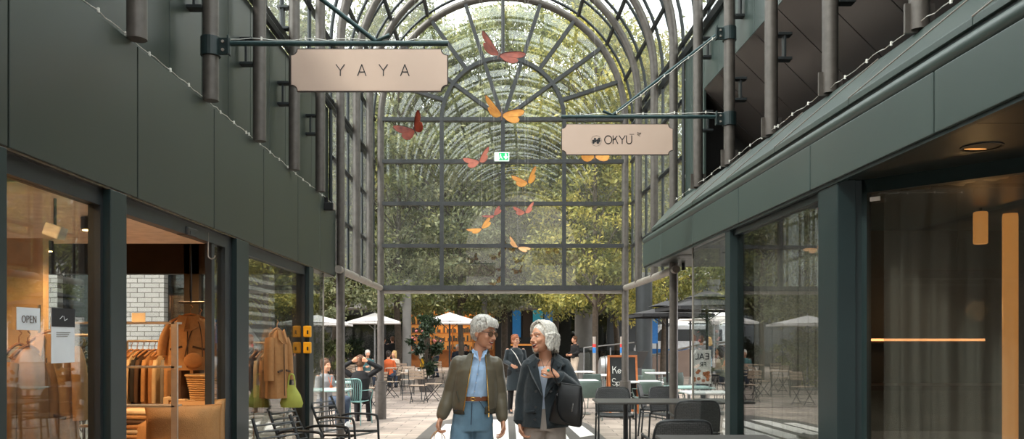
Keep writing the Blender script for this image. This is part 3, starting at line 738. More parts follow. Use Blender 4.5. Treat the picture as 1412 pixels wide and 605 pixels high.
# small devices on the left fascia
y = 11.4; p = at(451, 283, y)
t = thing('floodlight', 'small black floodlight on the far end of the left green fascia', 'floodlight', (XL(y)-.02, y, p.z))
MB().box((.03, 0, -.02), (.14, .12, .11)).build('case', 'black_plastic', t, bevel=.01); MB().box((-.02, 0, .06), (.08, .05, .1)).build('mount', 'black_plastic', t); MB().box((.105, -.0, -.02), (.01, .1, .09)).build('lens', 'galvanised', t)
y = 6.2
t = thing('door_sensor', 'black motion sensor box above the sliding shop door', 'sensor', at(258, 320, 6.6))
MB().box((0, 0, 0), (.10, .22, .07)).build('case', 'black_plastic', t, bevel=.012); MB().box((.051, 0, -.01), (.004, .12, .03)).build('lens', 'dark_steel', t)
p = at(287, 352, 7.0); t = thing('ceiling_hook', 'small pale metal hook hanging inside the sliding door', 'hook', p)
MB().tube([(0, 0, .2), (0, 0, 0)]+[(.03-.03*math.cos(R(a)), 0, -.03*math.sin(R(a))) for a in range(20, 200, 20)], .006, 6).build('hook', 'galvanised', t)
# exit sign on the end wall
t = thing('exit_sign', 'small green and white running man exit sign on the end window grid', 'sign', (at(692, 216, YE-.12).x, YE-.12, at(692, 216, YE-.12).z))
mat('exit_green', srgb(20, 160, 90), .4, emit=(.02, .45, .15), estr=.5); mat('exit_white', srgb(235, 240, 235), .4, emit=(.8, 1, .85), estr=.5)
MB().box((0, 0, 0), (.30, .03, .18)).build('case', 'exit_white', t, bevel=.004)
MB().box((.035, -.018, 0), (.19, .006, .15)).build('pictogram_field', 'exit_green', t)
mb = MB(); mb.prism([(.03, .0), (.08, -.06), (.13, .0), (.095, .0), (.095, .06), (.065, .06), (.065, .0)], -.025, -.021)
mb.ell((-.025, -.023, .045), (.012, .003, .012)); mb.tube([(-.03, -.023, .028), (-.02, -.023, -.01), (-.045, -.023, -.03), (-.05, -.023, -.055)], .007, 6); mb.tube([(-.02, -.023, -.01), (.0, -.023, -.03), (.01, -.023, -.055)], .007, 6); mb.tube([(-.05, -.023, .0), (-.03, -.023, .022), (-.01, -.023, .0)], .005, 6)
mb.build('pictogram', 'exit_white', t)

# ================================================================= butterflies
def bfly_mats():
    def wing(name, c, edge):
        m, nt = nodes_of(name); o = nt.nodes.new('ShaderNodeOutputMaterial'); p = nt.nodes.new('ShaderNodeBsdfPrincipled'); tr = nt.nodes.new('ShaderNodeBsdfTranslucent')
        tc = nt.nodes.new('ShaderNodeTexCoord'); n = nt.nodes.new('ShaderNodeTexNoise'); n.inputs['Scale'].default_value = 9
        r = nt.nodes.new('ShaderNodeValToRGB'); r.color_ramp.elements[0].color = edge+(1,); r.color_ramp.elements[0].position = .3; r.color_ramp.elements[1].color = c+(1,); r.color_ramp.elements[1].position = .6
        lk(nt, tc.outputs['Object'], n.inputs[0]); lk(nt, n.outputs[0], r.inputs[0]); lk(nt, r.outputs[0], p.inputs[0]); lk(nt, r.outputs[0], tr.inputs[0]); p.inputs['Roughness'].default_value = .5
        mx = nt.nodes.new('ShaderNodeMixShader'); mx.inputs[0].default_value = .45; lk(nt, p.outputs[0], mx.inputs[1]); lk(nt, tr.outputs[0], mx.inputs[2]); lk(nt, mx.outputs[0], o.inputs[0]); MATS[name] = m
    wing('wing_red', srgb(172, 84, 62), srgb(118, 50, 38)); wing('wing_yellow', srgb(228, 168, 70), srgb(205, 134, 52)); wing('wing_coral', srgb(196, 116, 92), srgb(168, 84, 66)); wing('wing_cream', srgb(246, 205, 150), srgb(235, 180, 120))
bfly_mats()
mat('bfly_edge', srgb(70, 40, 32), .6)
UP = [(0, 0), (.02, .05), (.12, .14), (.26, .23), (.42, .30), (.54, .31), (.58, .26), (.55, .16), (.49, .08), (.40, .02), (.2, 0)]
LO = [(0, 0), (.2, 0), (.40, .01), (.45, -.06), (.43, -.15), (.36, -.22), (.26, -.23), (.15, -.18), (.05, -.07)]
def butterfly(px, py, y, span, m, col, rot, fold, fold2, label, top=7.9):
    p = at(px, py, y); t = thing('hanging_butterfly', label, 'butterfly', p, 0, 'butterflies strung under the glass vault')
    e = Euler([R(a) for a in rot]).to_matrix().to_4x4()
    for s, fo in ((-1, fold), (1, fold2)):
        M = e @ Matrix.Scale(span, 4) @ Matrix.Rotation(R(-s*fo), 4, 'Y')
        for out, nm in ((UP, 'forewing'), (LO, 'hindwing')):
            mb = MB(M)
            n = len(out); pts = [(s*x, z) for x, z in out]
            mb.add([(x, yy*.5, 0) for x, yy in pts]+[(x*1.0, yy*.5+.0, .012) for x, yy in pts], []) if False else None
            top_ = [(x, zz, .02*math.sin(x*5)) for x, zz in pts]; bot = [(x, zz, .02*math.sin(x*5)-.012) for x, zz in pts]
            fs = [tuple(range(n)), tuple(range(n, 2*n))[::-1]]+[(i, i+n, (i+1) % n+n, (i+1) % n) for i in range(n)]
            mb.add(top_+bot, fs); mb.build(nm, m, t)
            vb = MB(M); 
            if nm == 'forewing':
                q = [(x, zz, .02*math.sin(x*5)+.002) for x, zz in pts[:8]]; vb.tube(q, .008, 5); vb.build('wing_edge', 'bfly_edge', t)
    mb = MB(e @ Matrix.Scale(span, 4)); mb.tube([(0, -.18, 0), (0, -.05, .01), (0, .08, .012), (0, .14, .01)], [.01, .022, .026, .016], 8); mb.ell((0, .17, .01), (.02, .025, .02), nu=8, nv=6)
    mb.tube([(0, .18, .01), (-.05, .27, .03)], .004, 4); mb.tube([(0, .18, .01), (.05, .27, .03)], .004, 4)
    mb.build('body', 'bfly_edge', t)
    MB().tube([(0, 0, 0), (0, 0, top-p.z)], .0007, 4).build('thread', 'white_wire', t)
butterfly(688, 76, 8.2, .46, 'wing_red', 0, (52, 16, 6), 30, 6, 'large red butterfly with spread wings, topmost of all')
butterfly(572, 180, 9.2, .40, 'wing_red', 0, (75, -25, 8), 20, 58, 'red butterfly with one raised wing at the left below the YAYA sign')
butterfly(692, 159, 9.6, .48, 'wing_yellow', 0, (58, 6, 8), 34, 0, 'orange yellow butterfly at the centre of the window fan')
butterfly(661, 223, 10.5, .36, 'wing_coral', 0, (60, -16, -8), 14, 30, 'coral butterfly just left of the exit sign')
butterfly(728, 252, 10.0, .36, 'wing_yellow', 0, (66, -30, -35), 60, 12, 'golden butterfly tilted on its side right of centre')
butterfly(681, 297, 12.0, .30, 'wing_red', 0, (30, -28, 20), 15, 20, 'small dark red butterfly seen edge-on above a yellow one')
butterfly(664, 315, 11.2, .34, 'wing_yellow', 0, (35, -28, 10), 12, 14, 'slim yellow butterfly seen edge-on, left of the centre bar')
butterfly(724, 293, 12.6, .34, 'wing_coral', 0, (50, -4, 0), 18, 40, 'small coral butterfly with a pale wing right of the centre bar')
butterfly(714, 341, 11.5, .32, 'wing_cream', 0, (40, 30, 10), 14, 14, 'pale orange butterfly seen edge-on, lowest of all')
butterfly(820, 216, 10.8, .44, 'wing_yellow', 0, (65, 0, 5), 15, 15, 'orange butterfly half hidden behind the OKYU sign')
# ================================================================= vegetation
rng = np.random.default_rng(5)
G1 = [srgb(48, 60, 34), srgb(84, 94, 56), srgb(118, 122, 74), srgb(150, 144, 80), srgb(178, 164, 84)]
MATS['leaf_green'] = leafmat('leaf_green', [srgb(50, 60, 38), srgb(98, 108, 66), srgb(146, 148, 92), srgb(196, 186, 116)])
MATS['leaf_yellow'] = leafmat('leaf_yellow', [srgb(74, 84, 48), srgb(122, 126, 70), srgb(172, 164, 84), srgb(210, 190, 96)])
MATS['leaf_grey'] = leafmat('leaf_grey', [srgb(62, 72, 52), srgb(116, 124, 92), srgb(162, 164, 124), srgb(206, 198, 146)])
MATS['leaf_dark'] = leafmat('leaf_dark', [srgb(20, 34, 20), srgb(38, 56, 32), srgb(70, 88, 50)], .2)
mat('bark', srgb(78, 68, 58), .85, 0, .3, 12, bump=.6, bscale=20)
mat('terracotta', srgb(90, 84, 80), .7)
def leaf_mesh(name, pts, size, m, asp=.5, droop=0.0):
    n = len(pts); sz = size*rng.uniform(.6, 1.3, n)
    th = rng.uniform(0, 2*np.pi, n); ph = rng.normal(0, .7, n)-droop
    d = np.stack([np.cos(th)*np.cos(ph), np.sin(th)*np.cos(ph), np.sin(ph)], 1)
    r = rng.normal(0, 1, (n, 3)); u = np.cross(d, r); u /= np.linalg.norm(u, axis=1)[:, None]+1e-9
    a = pts; L = (d*sz[:, None]); W = u*(sz*asp*.5)[:, None]
    nn = np.cross(d, u)*(sz*.10)[:, None]
    v = np.stack([a, a+L*.45+W+nn, a+L, a+L*.45-W+nn], 1).reshape(-1, 3)
    me = bpy.data.meshes.new(name); me.vertices.add(4*n); me.vertices.foreach_set('co', v.ravel().astype(np.float32))
    me.loops.add(4*n); me.loops.foreach_set('vertex_index', np.arange(4*n, dtype=np.int32))
    me.polygons.add(n); me.polygons.foreach_set('loop_start', np.arange(0, 4*n, 4, dtype=np.int32)); me.polygons.foreach_set('loop_total', np.full(n, 4, dtype=np.int32))
    me.update(); me.validate(); me.materials.append(MATS[m] if isinstance(m, str) else m)
    return me
def link(name, me, parent=None):
    o = bpy.data.objects.new(name, me); C.objects.link(o)
    if parent: o.parent = parent
    return o
def crown_pts(c, r, n, k, spread):
    z = rng.uniform(-1, 1, k); a = rng.uniform(0, 2*np.pi, k); q = rng.uniform(.25, 1, k)**.5*np.clip(1-np.clip(z, 0, 1)**2.2, .15, 1)**.6*np.clip(1-np.clip(-z, 0, 1)**6, .7, 1)
    cs = np.stack([np.cos(a)*q, np.sin(a)*q, z], 1); idx = rng.integers(0, k, n)
    p = cs[idx]*np.array(r)+rng.normal(0, 1, (n, 3))*spread*rng.uniform(.5, 1, k)[idx][:, None]*np.array([1, 1, .5])
    return p+np.array(c), cs*np.array(r)+np.array(c)
def clump_pts(c, r, n, k, spread=.35, shell=.55):
    cs = rng.normal(0, 1, (k, 3)); cs /= np.linalg.norm(cs, axis=1)[:, None]; cs *= (rng.uniform(shell**3, 1, k)**(1/3))[:, None]
    idx = rng.integers(0, k, n)
    p = cs[idx]*np.array(r)+rng.normal(0, 1, (n, 3))*spread*rng.uniform(.5, 1, k)[idx][:, None]*np.array([1, 1, .55])
    return p+np.array(c), cs*np.array(r)+np.array(c)
def make_tree(kind, h, r, n, m, size, low=2.6, trunk_r=.16, k=90, asp=.42, droop=.3, spread=.42):
    t = empty('tree')
    cz = (h+low)/2; rz = (h-low)/2
    pts, cs = crown_pts((0, 0, cz), (r, r, rz), n, k, spread)
    link('foliage', leaf_mesh('foliage', pts, size, m, asp, droop), t)
    mb = MB(); tr = [(0, 0, 0), (.04, .02, low*.5), (-.03, .05, low), (.08, 0, cz), (0, 0, h*.86)]
    mb.tube(tr, [trunk_r*1.25, trunk_r, trunk_r*.9, trunk_r*.55, .03], 10); mb.build('trunk', 'bark', t, smooth=True)
    mb = MB()
    for i in range(0, min(k, 60)):
        c = cs[i]; z0 = max(low*(.95+.02*(i%25)), c[2]-1.2-.5*np.hypot(c[0], c[1])); f = min(1, max(0, (z0-low)/(h-low)))
        if c[2] < low+1.2: continue
        s = Vector((0, 0, z0)); e = Vector(c); mid = s.lerp(e, .5)+Vector((random.uniform(-.15, .15), random.uniform(-.15, .15), .12))
        mb.tube([s, mid, e], [.035*(1-f*.6), .02, .008], 5)
    mb.build('branches', 'bark', t, smooth=True)
    return t
tree_a = make_tree('a', 13.5, 3.3, 30000, 'leaf_green', .16, 2.5, .12, 150)
tree_b = make_tree('b', 12.0, 3.0, 26000, 'leaf_grey', .16, 2.3, .10, 140)
tree_c = make_tree('c', 12.5, 3.1, 28000, 'leaf_yellow', .16, 2.3, .11, 140)
GT = 'plaza trees behind the glazed end wall'
def place(tree, used=[]):
    pass
spots = [ # tree, px, depth, rot, scale, label
 (tree_a, 548, 32, 0, 1.15, 'green tree behind the left third of the end window grid'),
 (tree_b, 636, 33, 1, 1.15, 'grey green tree behind the bar left of the exit sign'),
 (tree_c, 822, 30, 2, 1.1, 'yellow green tree with a slim trunk behind the right end of the window grid'),
 (tree_a, 697, 35, 2.2, 1.2, 'green tree on the passage axis behind the exit sign'),
 (tree_b, 462, 31, 3, 1.05, 'grey green tree outside to the left of the glazed end wall'),
 (tree_c, 915, 34, 4, 1.15, 'yellow green tree beyond the black parasols'),
 (tree_a, 765, 37, 5, 1.3, 'tall green tree in the back row, right of the axis'),
 (tree_b, 590, 41, 1.4, 1.35, 'tall grey green tree in the back row, left of the axis'),
 (tree_c, 850, 41, .4, 1.3, 'tall yellow green tree in the back row, behind the right passage column'),
 (tree_a, 400, 32, .7, 1.1, 'green tree far left, seen through the third shop window'),
 (tree_c, 330, 36, .7, 1.05, 'yellow green tree seen between the brick building and the shop'),
 (tree_b, 985, 36, .9, 1.2, 'grey green tree at the right behind the glass screen'),
]
seen = set()
for tr, px, y, rz, s, lab in spots:
    loc = ((px-706)*y/F, y, 0)
    if tr.name not in seen:
        seen.add(tr.name); tr.location = loc; tr.rotation_euler = (0, 0, rz); tr.scale = (s,)*3; tag(tr, lab, 'tree', GT)
    else: dup(tr, loc, rz, lab, GT, s)
for (tr, x, y, s, lab) in ((tree_c, 8.2, 19.5, 1.15, 'yellow leaved tree outside the glass at the right of the vault, farther one'), (tree_c, 8.3, 12.6, 1.15, 'yellow leaved tree over the right restaurant roof, nearer one'),
                           (tree_a, 8.9, 26.0, 1.0, 'green tree right behind the parasols'), (tree_b, -8.2, 23.0, 1.05, 'grey green tree outside the glass at the left of the vault'), (tree_a, -13.5, 27, 1, 'green tree behind the white brick building'),
                           (tree_b, 12.5, 34, 1.2, 'grey green tree at the far right of the plaza')):
    dup(tr, (x, y, 0), random.uniform(0, 6), lab, GT, s)
# planting walls of foliage below the crowns
def hedge(name, label, x0, x1, y, z0, z1, n, m, size=.09, depth=.9, stems=True):
    t = thing(name, label, 'hedge', ((x0+x1)/2, y, 0)); w = (x1-x0)/2
    pts = np.stack([rng.uniform(-w, w, n), rng.normal(0, depth*.35, n), z0+(z1-z0)*rng.beta(1.3, 1.2, n)+.12*np.sin(rng.uniform(0, 20, n))], 1)
    link('foliage', leaf_mesh('foliage', pts, size, m, .5, .1), t)
    mb = MB()
    for i in range(int((x1-x0)/.3)):
        x = -w+.3*i; mb.tube([(x, 0, .0), (x+random.uniform(-.1, .1), random.uniform(-.2, .2), z1*.9)], [.018, .006], 5)
    mb.build('stems', 'bark', t)
hedge('hedge', 'loose green hedge left of the first white parasol', -8.4, -6.1, 26, .05, 1.9, 9000, 'leaf_green')
hedge('hedge', 'dark hedge at the far left behind the shop glass', -14, -9.2, 29, .05, 2.2, 9000, 'leaf_dark')

# ================================================================= buildings behind
mat('concrete', srgb(118, 116, 112), .8, 0, .1, 3); mat('dark_facade', srgb(52, 56, 58), .5, 0, .1, 1); mat('pale_facade', srgb(214, 210, 202), .8, 0, .06, 1)
mat('shop_shelf', srgb(150, 92, 40), .6); mat('screen_blue', srgb(20, 84, 140), .4, emit=(.02, .12, .24), estr=.3); mat('screen_teal', srgb(30, 116, 134), .4, emit=(.04, .25, .3), estr=.25)
YF = 48.0
t = thing('glazed_building', 'long dark glazed building with ground floor shops behind the plaza trees', 'building', (0, YF, 0))
MB().bb((-24, 1.2, 0), (9.5, 8, 16)).build('wall', 'dark_facade', t)
MB().bb((-24, -1.6, 3.5), (9.5, 1.2, 4.4)).build('canopy', 'concrete', t, bevel=.03)
MB().bb((-24, -.2, 7.4), (9.5, 1.2, 8.1)).build('cornice', 'concrete', t, bevel=.03)
for (a, b) in ((-24, -17), (-17, -10.5), (-10.4, -5.2), (2.1, 6.0)):
    f = MB().bb((a, 1.05, 0), (a+.15, 1.2, 3.5)).bb((b-.15, 1.05, 0), (b, 1.2, 3.5)).bb((a, 1.05, 3.2), (b, 1.2, 3.5)).bb((a+(b-a)/2-.05, 1.05, 0), (a+(b-a)/2+.05, 1.2, 3.3)).build('shop_window', 'dark_steel', t)
    MB().bb((a+.1, 1.1, .1), (b-.1, 1.12, 3.3)).build('pane', 'dark_glass', f)
for i in range(9):
    a = -23+3.6*i
    for z in (4.7, 8.5, 12):
        f = MB().bb((a, 1.0, z), (a+3.0, 1.2, z+.12)).bb((a, 1.0, z+2.3), (a+3.0, 1.2, z+2.42)).bb((a+1.45, 1.0, z), (a+1.55, 1.2, z+2.4)).build('upper_window', 'dark_steel', t)
        MB().bb((a, 1.1, z+.1), (a+3, 1.15, z+2.3)).build('pane', 'dark_glass', f)
# warm shop with shelves (recess in front of the wall)
t = thing('book_display', 'warm lit shop front full of shelves behind the middle parasol', 'shop display', (at(622, 450, YF).x, YF+.85, 0)); t.scale = (1.14,)*3
MB().bb((-2.3, .1, 0), (2.3, .3, 3.3)).build('back_panel', 'shop_shelf', t)
mat('shelf_glow', srgb(190, 120, 50), .6, emit=(1, .42, .1), estr=.22)
MB().bb((-2.2, .04, .9), (2.2, .1, 3.0)).build('lit_panel', 'shelf_glow', t)
mb = MB()
for z in (.9, 1.35, 1.8, 2.25, 2.7): mb.bb((-2.25, -.2, z), (2.25, .1, z+.05))
for x in (-2.25, -1.1, 0, 1.1, 2.2): mb.bb((x, -.2, .4), (x+.05, .1, 3.0))
mb.build('shelves', 'shop_shelf', t)
mb = MB()
for z in (.95, 1.4, 1.85, 2.3):
    x = -2.15
    while x < 2.1:
        wd = random.uniform(.05, .14)
        if random.random() < .88: mb.bb((x, -.15, z), (x+wd*.8, .02, z+random.uniform(.15, .34)))
        x += wd
o = mb.build('goods', 'dark_facade', t); o['kind'] = 'stuff'
light('shelf_light', 'POINT', (at(622, 450, YF).x, YF-.6, 3.0), 80, (1, .6, .25), .2)
t = thing('screen_wall', 'bright blue and teal poster windows between the two women', 'screen', (at(738, 440, YF).x, YF+1.0, 0)); t.scale = (1.14,)*3
for i, (a, b, m) in enumerate(((-1.2, -.75, 'screen_blue'), (-.65, -.15, 'ceiling_dark'), (-.1, .45, 'screen_teal'), (.52, 1.2, 'screen_blue'))): MB().bb((a, .0, 1.6), (b, .08, 3.4)).build('poster', m, t)
MB().bb((-1.3, .08, 0), (1.3, .15, 3.5)).build('frame', 'dark_steel', t)
mb = MB(); mb.bb((-1.3, -.1, 1.15), (1.3, .0, 1.25)); mb.build('glowing_sill', 'shelf_glow', t)
# big round columns of the arcade
for (px, y, r_, lab) in ((561, 30, .17, 'grey round column left of the middle parasol'), (668, 33, .12, 'slim grey column behind the grey haired woman in the bomber jacket'), (888, 27, .28, 'thick dark grey column behind the black parasols'), (806, 41, .5, 'wide grey column at the far end behind the right tree trunk'), (984, 30, .2, 'grey column behind the glass screen at the right')):
    x = (px-706)*y/F; t = thing('round_column', lab, 'column', (x, y, 0), 0, 'plaza columns')
    MB().lathe([(r_*1.25, 0), (r_*1.25, .12), (r_, .14), (r_, 3.7)], n=24).build('shaft', 'concrete' if px not in (888,) else 'dark_steel', t, smooth=True); MB().lathe([(r_*1.2, 3.7), (r_*1.2, 3.9)], n=24).build('capital', 'concrete', t)
# white tiled building seen through the shop
t = thing('brick_building', 'white glazed brick building with dark tall windows seen through the clothes shop', 'building', (-13.3, 16.5, 0))
mb = MB(); W = 7.2; mb.bb((-W, .35, 0), (W, 4, 9)); xs = [-7.2, -5.6, -4.6, -3.3, -2.2, -.9, .2, 1.5, 2.6, 3.9, 5.0, 6.1, 7.2]
for a, b in zip(xs[::2], xs[1::2]): mb.bb((a, 0, 0), (b, .35, 9))
mb.bb((-W, .0, 3.4), (W, .35, 3.9)); mb.build('wall', 'white_brick', t)
for a, b in zip(xs[1::2], xs[2::2]):
    f = MB().bb((a, .2, .5), (a+.06, .32, 3.4)).bb((b-.06, .2, .5), (b, .32, 3.4)).bb((a, .2, 1.9), (b, .32, 1.98)).bb((a, .2, .5), (b, .34, .6)).build('window', 'dark_steel', t); MB().bb((a, .3, .5), (b, .33, 3.4)).build('pane', 'dark_glass', f)
t = thing('pale_building', 'pale plastered building at the far left beyond the hedge', 'building', (-28, 52, 0))
MB().bb((-14, 0, 0), (2, 6, 14)).build('wall', 'pale_facade', t)
for i in range(6):
    for z in (1, 4.4, 7.8, 11): MB().bb((-13+2.5*i, -.06, z), (-11.6+2.5*i, .0, z+2)).build('window', 'dark_facade', t)
t = thing('pale_building', 'pale building beyond the street at the far right', 'building', (22, 62, 0))
MB().bb((-12, 0, 0), (14, 6, 15)).build('wall', 'pale_facade', t)
for i in range(9):
    for z in (1, 4.4, 7.8, 11): MB().bb((-11+2.7*i, -.06, z), (-9.4+2.7*i, .0, z+2)).build('window', 'dark_facade', t)
# street side at the right: ramp wall, van, blue panel
mat('ramp_stone', srgb(140, 120, 108), .8, 0, .12, 2); mat('van_white', srgb(225, 228, 232), .3); mat('van_blue', srgb(40, 110, 180), .35)
t = thing('ramp_wall', 'low brown stone ramp wall behind the black parasols', 'wall', (8.4, 36, 0))
MB().prism([(-3.6, 0), (4.6, 0), (4.6, 1.7), (.2, 1.35), (-3.6, .55)], 0, .5).build('wall', 'ramp_stone', t)
MB().tube([(-3.5, .2, .62), (.2, .2, 1.45), (4.6, .2, 1.82)], .05, 8).build('rail', 'galvanised', t)
t = thing('van', 'white van with a blue stripe parked on the street behind the parasols', 'van', (8.9, 41, .0))
MB().prism([(-2.3, .4), (2.5, .4), (2.5, 2.45), (-1.3, 2.45), (-1.9, 1.6), (-2.3, 1.4)], 0, 1.9).build('body', 'van_white', t, bevel=.08)
MB().bb((-2.0, -.02, .95), (2.45, .0, 1.2)).build('stripe', 'van_blue', t); MB().prism([(-1.7, 1.6), (-.9, 1.6), (-.9, 2.2), (-1.25, 2.2)], -.02, 0).bb((-.6, -.02, 1.6), (1.9, 0, 2.2)).build('side_window', 'dark_facade', t)
for x in (-1.4, 1.6): MB().tube([(x, -.05, .42), (x, .2, .42)], .36, 20).build('wheel', 'black_plastic', t)
t = thing('blue_panel', 'bright blue panel hanging between the columns behind the black parasols', 'panel', (at(897, 448, 33).x, 33, 0))
MB().bb((-.3, 0, 1.5), (.3, .06, 2.6)).build('panel', 'van_blue', t); MB().tube([(-.28, .03, 0), (-.28, .03, 2.6)], .03, 8).build('pole', 'dark_steel', t); MB().tube([(.28, .03, 0), (.28, .03, 2.6)], .03, 8).build('pole', 'dark_steel', t)

# ================================================================= parasols
mat('canvas_white', srgb(228, 224, 222), .8, 0, .03); mat('canvas_black', srgb(44, 44, 47), .7, 0, .06); mat('alu', srgb(150, 150, 150), .35, .7)
def parasol(px, ytop, y, width, cloth, frame, label, group, zedge, tiers=1, rz=.12, n=4, offx=0):
    x = (px-706)*y/F; t = thing('parasol', label, 'parasol', (x, y, 0), rz, group)
    top = EYE+(470-ytop)*y/F
    MB().tube([(0, 0, 0), (0, 0, top-.02)], .032, 12).build('pole', frame, t, smooth=True)
    MB().bb((-.35, -.35, 0), (.35, .35, .07)).lathe([(.07, .07), (.05, .35)], n=14).build('base', 'concrete', t, bevel=.01)
    w = width/2; mb = MB(); cs = [(-w, -w), (w, -w), (w, w), (-w, w)]
    NS = 6
    for i in range(4):
        a, b = Vector(cs[i]), Vector(cs[(i+1) % 4])
        def fn(u, v, a=a, b=b):
            p = a.lerp(b, u)*v; sag = -.05*math.sin(PI*u)*v*v*0+.0
            ztop = top if tiers == 1 else top
            return (p.x, p.y, ztop-(ztop-zedge)*(v**.93)-.10*v*(1-abs(2*u-1))*(-.25))
        mb.grid(fn, NS, 6)
        mb.add([(a.x, a.y, zedge), (b.x, b.y, zedge), (b.x, b.y, zedge-.07), (a.x, a.y, zedge-.07)], [(0, 1, 2, 3)])
    can = mb.build('canopy', cloth, t, solid=.006)
    if tiers > 1:
        mb = MB()
        for i in range(4):
            a, b = Vector(cs[i])*.42, Vector(cs[(i+1) % 4])*.42
            mb.add([(0, 0, top+.12), (a.x, a.y, top-(top-zedge)*.40+.07), (b.x, b.y, top-(top-zedge)*.40+.07)], [(0, 1, 2)])
        mb.build('top_vent', cloth, can, solid=.006)
    for i in range(4):
        c = Vector(cs[i]); r = MB().tube([(0, 0, top-.03), (c.x*.98, c.y*.98, zedge-.02)], .012, 5)
        m = c*.5; r.tube([(0, 0, zedge-.3), (m.x, m.y, (top+zedge)/2-.03)], .010, 5); r.build('rib', frame, t)
    MB().lathe([(.01, top+.12*(tiers > 1)), (.03, top+.02+.12*(tiers > 1)), (.0, top+.08+.12*(tiers > 1))], n=10).build('finial', frame, t)
    return t
GP = 'white square parasols on the plaza'
parasol(517, 431, 30, 1.9, 'canvas_white', 'alu', 'white parasol on the left, between the two steel passage columns', GP, EYE+26*30/F)
parasol(620, 430.5, 28, 2.0, 'canvas_white', 'dark_steel', 'white parasol in the middle, left of the grey haired woman in the bomber jacket', GP, EYE+26*28/F)
parasol(437, 434, 25.5, 2.1, 'canvas_white', 'alu', 'white parasol at the far left behind the glass screen', GP, EYE+24*25.5/F)
parasol(984, 420, 24, 1.9, 'canvas_white', 'alu', 'white parasol at the right behind the glass screen', GP, EYE+32*24/F)
GB = 'black square parasols'
parasol(920, 421, 19.5, 1.75, 'canvas_black', 'black_plastic', 'black double-topped parasol beside the blackboard, leftmost of the black ones', GB, EYE+36*19.5/F, 2)
parasol(975, 408, 17.5, 1.8, 'canvas_black', 'black_plastic', 'large black double-topped parasol nearest the green post', GB, EYE+46*17.5/F, 2)
parasol(952, 414, 28, 2.3, 'canvas_black', 'black_plastic', 'black parasol standing behind the two other black ones', GB, EYE+38*28/F, 2)

# ================================================================= furniture
mat('chair_black', srgb(38, 40, 42), .45, .2); mat('chair_teal', srgb(118, 160, 156), .45); mat('slat_wood', srgb(168, 148, 128), .6, 0, .15, 20); mat('slat_green', srgb(112, 118, 88), .6)
mat('table_dark', srgb(66, 64, 62), .55, 0, .1, 10); mat('table_white', srgb(218, 220, 220), .4); mat('chair_sage', srgb(84, 98, 92), .5); mat('table_teal', srgb(150, 178, 174), .45)
MATS['wicker_black'] = weavemat('wicker_black', srgb(72, 73, 74), 30)
def curve(pts, n=6):
    """Catmull-Rom through points"""
    P = [Vector(p) for p in pts]; out = []
    for i in range(len(P)-1):
        p0, p1, p2, p3 = P[max(i-1, 0)], P[i], P[i+1], P[min(i+2, len(P)-1)]
        for k in range(n):
            t = k/n; out.append(.5*((2*p1)+(-p0+p2)*t+(2*p0-5*p1+4*p2-p3)*t*t+(-p0+3*p1-3*p2+p3)*t**3))
    out.append(P[-1]); return out
# faces -y (towards the camera) at rz=0, seat origin on the floor
def lounge_chair():
    t = empty('lounge_chair')
    for i in range(8):
        z = .38-.035*math.sin(i/7*PI*.5)*0; y = -.30+i*.068
        MB().tube([(-.26, y, .37-.012*i), (.26, y, .37-.012*i)], .026, 6, flat=.35).build('seat_slat', 'chair_black', t)
    for i in range(7):
        MB().tube([(-.24, .20+.032*i, .40+.062*i), (.24, .20+.032*i, .40+.062*i)], .024, 6, flat=.4).build('back_slat', 'chair_black', t)
    for s in (-1, 1):
        MB().tube(curve([(s*.28, -.34, 0), (s*.285, -.32, .36), (s*.29, -.30, .56), (s*.29, -.22, .60), (s*.29, .10, .60), (s*.28, .26, .57)]), .016, 8).build('arm_frame', 'chair_black', t, smooth=True)
        MB().tube([(s*.27, .40, 0), (s*.275, .16, .36), (s*.27, -.32, .38)], .016, 8).build('leg', 'chair_black', t, smooth=True)
        MB().tube([(s*.265, .18, .34), (s*.255, .32, .62), (s*.245, .42, .84)], .016, 8).build('back_frame', 'chair_black', t, smooth=True)
    return t
lc = lounge_chair(); lc.location = (-2.22, 10.7, 0); lc.rotation_euler = (0, 0, R(68)); tag(lc, 'black slatted lounge armchair beside the left steel column, farther of the two', 'chair', 'black slatted lounge chairs')
dup(lc, (-2.28, 9.1, 0), R(72), 'black slatted lounge armchair nearest the camera in front of the dark green post', 'black slatted lounge chairs')
dup(lc, (-2.05, 7.8, 0), R(60), 'black slatted lounge armchair at the bottom edge, nearest the third shop window', 'black slatted lounge chairs')
def wire_chair():
    t = empty('wire_chair')
    MB().tube(curve([(-.20, .20, .44), (-.235, .235, .62), (-.225, .27, .86), (0, .29, .875), (.225, .27, .86), (.235, .235, .62), (.20, .20, .44)]), .011, 8).build('back_frame', 'chair_teal', t, smooth=True)
    for i in range(11):
        x = -.19+.038*i; MB().tube(curve([(x*.95, -.2, .455), (x*.95, .12, .44), (x*1.0, .21, .47), (x*1.1, .25, .65), (x*1.08, .28, .868)], 4), .0062, 6).build('wire', 'chair_teal', t, smooth=True)
    MB().tube([(-.21, -.22, .455), (.21, -.22, .455), (.21, .2, .44), (-.21, .2, .44), (-.21, -.22, .455)], .010, 8).build('seat_frame', 'chair_teal', t)
    for s in (-1, 1):
        MB().tube([(s*.23, -.25, 0), (s*.21, -.2, .45)], .011, 8).build('leg', 'chair_teal', t); MB().tube([(s*.24, .28, 0), (s*.21, .2, .45)], .011, 8).build('leg', 'chair_teal', t)
        MB().tube(curve([(s*.22, -.2, .45), (s*.27, -.18, .64), (s*.27, .15, .66), (s*.23, .25, .66)]), .010, 8).build('armrest', 'chair_teal', t, smooth=True)
    return t
wc = wire_chair(); wc.location = (-3.02, 15.4, 0); wc.rotation_euler = (0, 0, R(165)); tag(wc, 'turquoise wire armchair holding the man with hands behind his head', 'chair')
